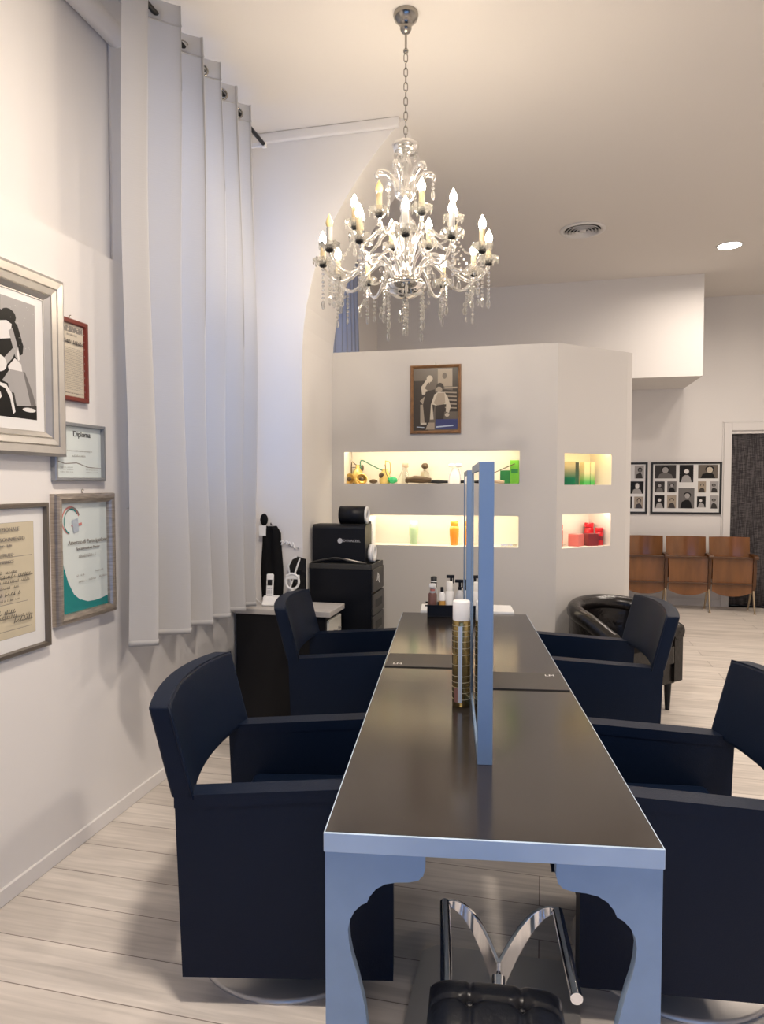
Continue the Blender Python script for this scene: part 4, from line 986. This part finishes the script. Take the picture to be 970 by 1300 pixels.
MB().tube(smooth_path([(-.075 + .0075 * i + rn.uniform(-.012, .012), rn.uniform(-.008, .004), .018 - .0018 * i + rn.uniform(-.022, .022)) for i in range(21)], 4), .0035, 6).build('coil', 'white', wc)
MB().tube([(0, .015, 0), (0, -.01, 0)], .005, 8).build('hook', 'chrome', wc)
# drawer tower
tw = thing('drawer_tower', 'tall black drawer tower standing between pier and partition', 'drawer unit', (-1.372, 4.72, 0))
MB().box((-.225, -.16, .05), (.222, .165, 1.005)).build('body', 'black', tw, bevel=.006)
w = MB().box((-.228, -.163, 1.0), (-.215, .168, 1.035)).box((.213, -.163, 1.0), (.229, .168, 1.035)).box((-.215, -.163, 1.0), (.213, -.150, 1.035)).box((-.215, .155, 1.0), (.213, .168, 1.035)); w.build('tray_rim', 'dgrey', tw, bevel=.003)
for k in range(5):
    z0 = .06 + .155 * k; d = MB().box((.222, -.155, z0), (.236, .16, z0 + .148)).build('drawer', 'dgrey', tw, bevel=.004)
    MB().box((.2355, -.09, z0 + .045), (.2375, .10, z0 + .10)).build('handle', 'vent_dark', d)
fp = MB().box((.222, -.155, .84), (.236, .16, 1.0)).build('head_panel', 'dgrey', tw, bevel=.004)
text_mesh('logo', 'JRL', .07, 'tag', fp, (.2365, 0, .925), (PI / 2, .45, PI / 2), .0006, 'CENTER')
for a in (-.18, .18):
    for b in (-.12, .12): MB().lathe([(.006, 0), (.022, .006), (.022, .04), (.008, .052)], 12).build('caster', 'black', tw, loc=(a, b, 0))
bx = thing('equipment_case', 'black equipment case with a round pale logo on the drawer tower', 'case', (-1.398, 4.70, 1.035))
MB().prism([(-.085, .01), (.10, .01), (.10, .27), (-.06, .27), (-.085, .25)], 'x', -.195, .190).build('body', 'black', bx, bevel=.01, seg=3)
MB().box((-.185, -.075, 0), (.18, .09, .011)).build('foot', 'black', bx)
MB().prism(disc(.008, .158, .018, .018, 20), 'y', -.0865, -.0845).build('emblem', 'logo', bx)
text_mesh('logo', 'DYNACELL', .024, 'logo', bx, (.030, -.0856, .158), (PI / 2, 0, 0), .0006, 'LEFT', 1.05)
def roll(label, loc, L, m, r_=.064):
    t = thing('paper_roll', label, 'paper roll', loc)
    X = Matrix.Rotation(PI / 2, 4, 'Y')
    MB().lathe([(.024, -L / 2), (r_, -L / 2), (r_, L / 2), (.024, L / 2), (.024, -L / 2)], 28, X=X, caps=False).build('sleeve', m, t)
    MB().lathe([(.03, L / 2), (r_ - .002, L / 2), (r_ - .004, L / 2 + .012), (.034, L / 2 + .012), (.03, L / 2)], 28, X=X, caps=False).build('flange', 'white', t)
roll('black-wrapped roll with white end lying on the equipment case', (-1.325, 4.735, 1.370), .19, 'black')
roll('white paper roll upright beside the equipment case', (-1.186, 4.72, 1.10), .024, 'white')
sp = thing('cable', 'black cable looped on the drawer tower in front of the case', 'cable', (-1.38, 4.585, 1.03))
MB().tube(smooth_path([(-.20, .0, .012), (-.10, -.012, .035), (-.02, -.012, .045), (.06, -.006, .028), (.14, 0, .012), (.19, .0, .012)]), .007, 8).build('loop', 'dgrey', sp)
MB().tube(smooth_path([(-.06, .004, .040), (.04, .0, .036), (.12, .008, .02), (.18, .012, .012)]), .006, 8).build('loop', 'silver', sp)

# ---------------------------------------------------------------- upper long niche: vintage barber tools
Z1 = 1.594; YN = YP + .11
G = 'vintage tools in the upper niche'
t = thing('perfume_atomizer', 'gold vintage flask with wire handle at the left end of the upper niche', 'atomizer', (-1.45, YN + .05, Z1), 0, G)
MB().lathe([(.035, 0), (.048, .01), (.05, .06), (.036, .10), (.018, .12), (.016, .15)], 18).build('flask', 'yellow', t)
MB().tube(smooth_path([(-.05, 0, .06), (-.052, 0, .13), (-.045, 0, .175), (-.01, -.01, .15), (.03, 0, .14)]), .004, 6).build('handle', 'brown_tool', t)
MB().tube([(-.045, 0, .13), (.04, 0, .13)], .003, 6).ball((.038, 0, .125), .014, 1, 1, 1.8).build('valve', 'brown_tool', t)
for k, (x, lab) in enumerate(((-1.49, 'gold bowl-shaped clipper cup, left of the pair'), (-1.392, 'gold bowl-shaped clipper cup, right of the pair'))):
    b = thing('gold_cup', lab, 'cup', (x, YN - .05, Z1 + .034), 0, G)
    X = Matrix.Rotation(math.radians(72), 4, 'X') @ Matrix.Rotation(.3 * (1 if k else -1), 4, 'Y')
    MB().lathe([(.012, -.03), (.034, -.022), (.046, -.002), (.047, .006), (.040, .002), (.026, -.014), (.002, -.018)], 20, X=X).build('bowl', 'gold', b); MB().ball((0, -.006, .0), .022, 1, .5, .8).build('core', 'brown_tool', b)
t = thing('rubber_tube', 'thin dark green tube arching between the gold flask and the yellow bottle', 'tube', (-1.30, YN, Z1), 0, G)
MB().tube(smooth_path([(-.11, 0, .12), (-.115, 0, .165), (-.10, 0, .185), (-.04, 0, .155), (.03, 0, .12), (.075, 0, .10)]), .0045, 8).build('tube', 'green_cord', t)
t = thing('massage_stone', 'small dark rounded stone on the upper niche floor', 'stone', (-1.30, YN - .03, Z1 + .018), 0, G); MB().ball((0, 0, 0), .034, 1, .8, .53, nu=14, nv=8).build('stone', 'brown_tool', t)
t = thing('perfume_atomizer', 'yellow glass bottle with gold wire frame and dark opening', 'atomizer', (-1.215, YN, Z1), 0, G)
MB().lathe([(.038, 0), (.044, .01), (.044, .055), (.03, .09), (.02, .10), (.02, .115)], 18).build('flask', 'yellow', t); MB().ball((-.02, -.036, .065), .022, 1, .5, 1).build('opening', 'brown_tool', t)
MB().tube(smooth_path([(.01, 0, .06), (.005, 0, .17), (.012, 0, .175), (.04, 0, .165), (.045, 0, .10), (.03, 0, .05)]), .004, 6).build('wire', 'gold', t); MB().tube(smooth_path([(.008, -.03, .15), (.02, -.04, .08), (.04, -.045, .05)]), .003, 6).build('wire', 'brown_tool', t)
t = thing('rubber_bulb', 'bright green rubber squeeze bulb beside the yellow bottle', 'bulb', (-1.145, YN - .03, Z1 + .028), 0, G); MB().ball((0, 0, 0), .036, 1.05, .8, .78, nu=9, nv=6, smooth=False).build('bulb', 'green_rub', t); MB().tube([(-.03, 0, .01), (-.065, .01, .035)], .006, 8).build('nozzle', 'green_cord', t)
t = thing('perfume_atomizer', 'clear glass bottle with beige stopper and thin spray tube', 'atomizer', (-1.05, YN, Z1), 0, G)
MB().lathe([(.030, 0), (.032, .01), (.030, .05), (.018, .10), (.014, .125)], 18).build('flask', 'glass', t); MB().lathe([(.022, .125), (.024, .13), (.024, .158), (.02, .16)], 16).build('stopper', 'beige', t); MB().tube(smooth_path([(-.01, -.02, .13), (-.03, -.02, .08), (-.06, -.02, .02), (-.066, -.02, .006)]), .004, 6).build('spray_tube', 'silver', t); MB().ball((.018, -.02, .026), .02, .7, .6, 1.2).build('pump', 'brown_tool', t)
t = thing('hair_clipper', 'old dark brown hand clipper lying on the upper niche floor', 'clipper', (-.94, YN - .04, Z1), 0, G)
MB().tube([(-.08, 0, .028), (-.03, 0, .034), (.04, 0, .030), (.10, 0, .026)], [.020, .028, .026, .016], 12).build('body', 'brown_tool', t); MB().box((-.10, -.02, .012), (-.07, .02, .036)).build('head', 'brown_tool', t)
t = thing('perfume_atomizer', 'silver conical flask topped by a round brown knob', 'atomizer', (-.905, YN + .05, Z1), 0, G)
MB().lathe([(.05, 0), (.05, .05), (.036, .055), (.034, .085), (.03, .09), (.012, .10), (.012, .115)], 4, smooth=False).build('flask', 'silver', t); MB().ball((0, 0, .138), .030, 1, 1, .8).build('knob', 'brown_tool', t)
t = thing('straight_razor', 'closed black straight razor left of the white vase', 'razor', (-.79, YN - .03, Z1), 0, G); MB().tube([(-.075, 0, .016), (0, 0, .015), (.078, 0, .013)], [.011, .015, .010], 8).build('handle', 'black', t); MB().box((-.085, -.004, .012), (-.05, .004, .030)).build('blade', 'silver', t)
t = thing('ceramic_vase', 'white draped ceramic vase with a bow-shaped top', 'vase', (-.66, YN, Z1), 0, G)
w = MB(); w.lathe([(.052, 0), (.05, .02), (.038, .08), (.022, .105), (.026, .12)], 18); w.build('body', 'white_gloss', t)
for s in (-1, 1):
    MB().ball((s * .026, -.004, .140), .03, 1, .5, .55).build('bow', 'white_gloss', t); MB().tube([(s * .03, -.02, .12), (s * .045, -.02, .06), (s * .05, -.02, .006)], .006, 6).build('fold', 'white_gloss', t)
t = thing('straight_razor', 'closed dark razor partly behind the tall mirrors', 'razor', (-.545, YN - .03, Z1), 0, G); MB().tube([(-.07, 0, .014), (0, 0, .016), (.075, 0, .012)], [.010, .014, .010], 8).build('handle', 'black', t); MB().box((.05, -.004, .012), (.085, .004, .028)).build('blade', 'silver', t)
t = thing('shaving_brush', 'brown wooden brush lying by the green cartons', 'brush', (-.315, YN - .05, Z1), 0, G); MB().tube([(-.09, 0, .014), (-.04, 0, .017), (.0, 0, .014), (.03, 0, .012)], [.008, .013, .015, .010], 10).build('handle', 'beige', t); MB().tube([(-.13, 0, .016), (-.09, 0, .014)], [.016, .010], 10).build('bristle', 'brown_tool', t)
t = thing('curling_iron', 'thin dark curling tongs leaning on the bright green carton', 'curling tongs', (-.30, YN - .03, Z1), 0, G); MB().tube([(-.09, 0, .07), (.09, 0, .150)], .0035, 8).build('barrel', 'brown_tool', t); MB().tube([(-.15, 0, .040), (-.09, 0, .07)], [.009, .006], 8).build('grip', 'black', t)
def carton(name, label, x, y, z, w_, d_, h_, m, rz=0, group=None, band=None, fm=None):
    t = thing(name, label, 'carton', (x, y, z), rz, group)
    MB().box((-w_ / 2, -d_ / 2, 0), (w_ / 2, d_ / 2, h_)).build('box', m, t, bevel=.0015, seg=1)
    if band: MB().box((-w_ / 2 + .008, -d_ / 2 - .0006, h_ * .45), (w_ / 2 - .008, -d_ / 2, h_ * .62)).build('label', band, t)
    return t
carton('carton', 'small dark green carton beside the taller bright green one', -.283, YN + .02, Z1, .072, .06, .100, 'dgreen_box', 0, G)
carton('carton', 'tall bright green carton at the right end of the upper niche', -.212, YN + .01, Z1, .066, .06, .176, 'green_box', 0, G, 'dgreen_box')
# lower long niche
Z2 = 1.12; G2 = 'shampoo bottles in the lower niche'
def shampoo(label, x, m, capm):
    t = thing('shampoo_bottle', label, 'bottle', (x, YN, Z2), 0, G2); S = Matrix.Diagonal((1, .7, 1, 1))
    MB().lathe([(.024, 0), (.027, .004), (.035, .08), (.037, .125), (.033, .145), (.024, .15)], 24, X=S).build('body', m, t)
    MB().lathe([(.028, .150), (.030, .153), (.030, .180), (.026, .184)], 24, X=S).build('cap', capm, t)
    w = MB(); w.grid(lambda u, v: ((.0365 - .006 * (1 - v)) * math.sin(.9 * (u - .5)), -.0262 + .0045 * (1 - v) - .0002 + .006 * (2 * u - 1) ** 2 * .5, .07 + .055 * v), 6, 2); 
    return t
shampoo('pale green shampoo bottle with white cap in the lower niche', -.984, 'bottle_green', 'white'); shampoo('orange shampoo bottle in the lower niche', -.666, 'bottle_orange', 'bottle_orange')
for k, lab in ((0, 'small white carton with dark square, under the other white carton'), (1, 'small white carton with dark square, topmost by the black tower')):
    t = thing('carton', lab, 'carton', (-1.335, YN - .02, Z2 + .108 * k), 0, 'white cartons in the lower niche'); MB().box((-.04, -.035, 0), (.04, .035, .107)).build('box', 'white', t, bevel=.001, seg=1); MB().box((-.002, -.0365, .035), (.022, -.0345, .07)).build('cutout', 'vent_dark', t)
t = thing('acrylic_strip', 'clear acrylic price holder at the right end of the lower niche', 'holder', (-.25, YN - .06, Z2)); MB().box((-.06, -.02, 0), (.06, .02, .003)).box((-.06, .017, .003), (.06, .02, .022)).build('strip', 'glass', t)
# angled niches
def nb(u, d, z): return tuple(cA + dr * u + nn * d + Vector((0, 0, z)))
AR = math.atan2(dr.y, dr.x)
G3 = 'hair care cartons in the upper angled niche'
carton('carton', 'dark green and sand carton, left in the upper angled niche', *nb(.235, .12, 1.585), .085, .06, .175, 'grad_dark', AR - .5, G3)
for u, lab, m, wd in ((.305, 'narrow black-green carton beside the sand carton', 'grad_dk2', .045), (.415, 'pale green-footed carton, middle of the upper angled niche', 'grad_lt', .06), (.475, 'slim pale green-footed carton right of the wider one', 'grad_lt', .045)):
    carton('carton', lab, *nb(u, .13, 1.585), wd, .05, .172, m, AR, G3)
G4 = 'red products in the lower angled niche'
def redjar(label, u, d, h, r_):
    t = thing('hair_product', label, 'bottle', nb(u, d, 1.118), AR, G4)
    MB().lathe([(r_ * .95, 0), (r_, .004), (r_, h * .72), (r_ * .8, h * .78)], 20).build('body', 'red', t); MB().lathe([(r_ * .98, h * .79), (r_ * .98, h * .97), (r_ * .9, h)], 20).build('cap', 'red', t); MB().lathe([(r_ + .0005, h * .28), (r_ + .0005, h * .52)], 20, caps=False).build('label', 'dred', t)
redjar('red bottle cut off by the left edge of the lower angled niche', .155, .13, .168, .026)
redjar('tall red bottle at the right of the lower angled niche', .505, .165, .17, .036)
redjar('short red jar in front of the tall red bottle', .52, .075, .135, .032)
carton('carton', 'pink-red cube carton with darker side in the lower angled niche', *nb(.30, .10, 1.118), .09, .085, .092, 'pink', AR + .3, G4)
carton('carton', 'dark red cube carton in front of the red bottles', *nb(.418, .065, 1.118), .088, .075, .094, 'dred', AR - .25, G4)

# ---------------------------------------------------------------- light
world = bpy.data.worlds.new('sky'); scene.world = world; world.use_nodes = True
bg = world.node_tree.nodes['Background']; bg.inputs[0].default_value = (.20, .46, 1.0, 1); bg.inputs[1].default_value = 1.75
def portal(loc, rot, sx, sy):
    l = bpy.data.lights.new('portal', 'AREA'); l.shape = 'RECTANGLE'; l.size = sx; l.size_y = sy; l.cycles.is_portal = True
    o = bpy.data.objects.new('portal', l); COL.objects.link(o); o.location = loc; o.rotation_euler = rot
portal((.9, YF - .22, 1.12), (PI / 2, 0, 0), 3.6, 2.0)
portal((-2.38, (W1[0] + W1[1]) / 2, (W1[2] + W1[3]) / 2), (PI / 2, 0, -PI / 2), W1[1] - W1[0], W1[3] - W1[2])
portal((-2.38, (W2[0] + W2[1]) / 2, (W2[2] + W2[3]) / 2), (PI / 2, 0, -PI / 2), W2[1] - W2[0], W2[3] - W2[2])
for k, (x, y) in enumerate(DL):
    l = bpy.data.lights.new('downlight_lamp', 'AREA'); l.shape = 'DISK'; l.size = .34; l.energy = [20, 40, 34, 56, 74][k]; l.color = (1, .87, .75); l.spread = math.radians(165)
    o = bpy.data.objects.new('downlight_lamp', l); COL.objects.link(o); o.location = (x, y, CEIL - .012)

# ---------------------------------------------------------------- camera
cam = bpy.data.cameras.new('camera'); co = bpy.data.objects.new('camera', cam); COL.objects.link(co)
cam.sensor_fit = 'VERTICAL'; cam.sensor_height = 36; cam.lens = 870 / 1300 * 36; cam.clip_start = .05; cam.clip_end = 60
co.location = (0, 0, 1.6); co.rotation_euler = (PI / 2 - math.radians(2.4352), 0, math.radians(13.2473))
scene.camera = co
vs_ = scene.view_settings; vs_.view_transform = 'Standard'; vs_.look = 'None'; vs_.gamma = 1; vs_.use_curve_mapping = False; vs_.exposure = 0.16
scene.cycles.use_denoising = True; scene.cycles.max_bounces = 10; scene.cycles.transparent_max_bounces = 16; scene.cycles.sample_clamp_indirect = 6
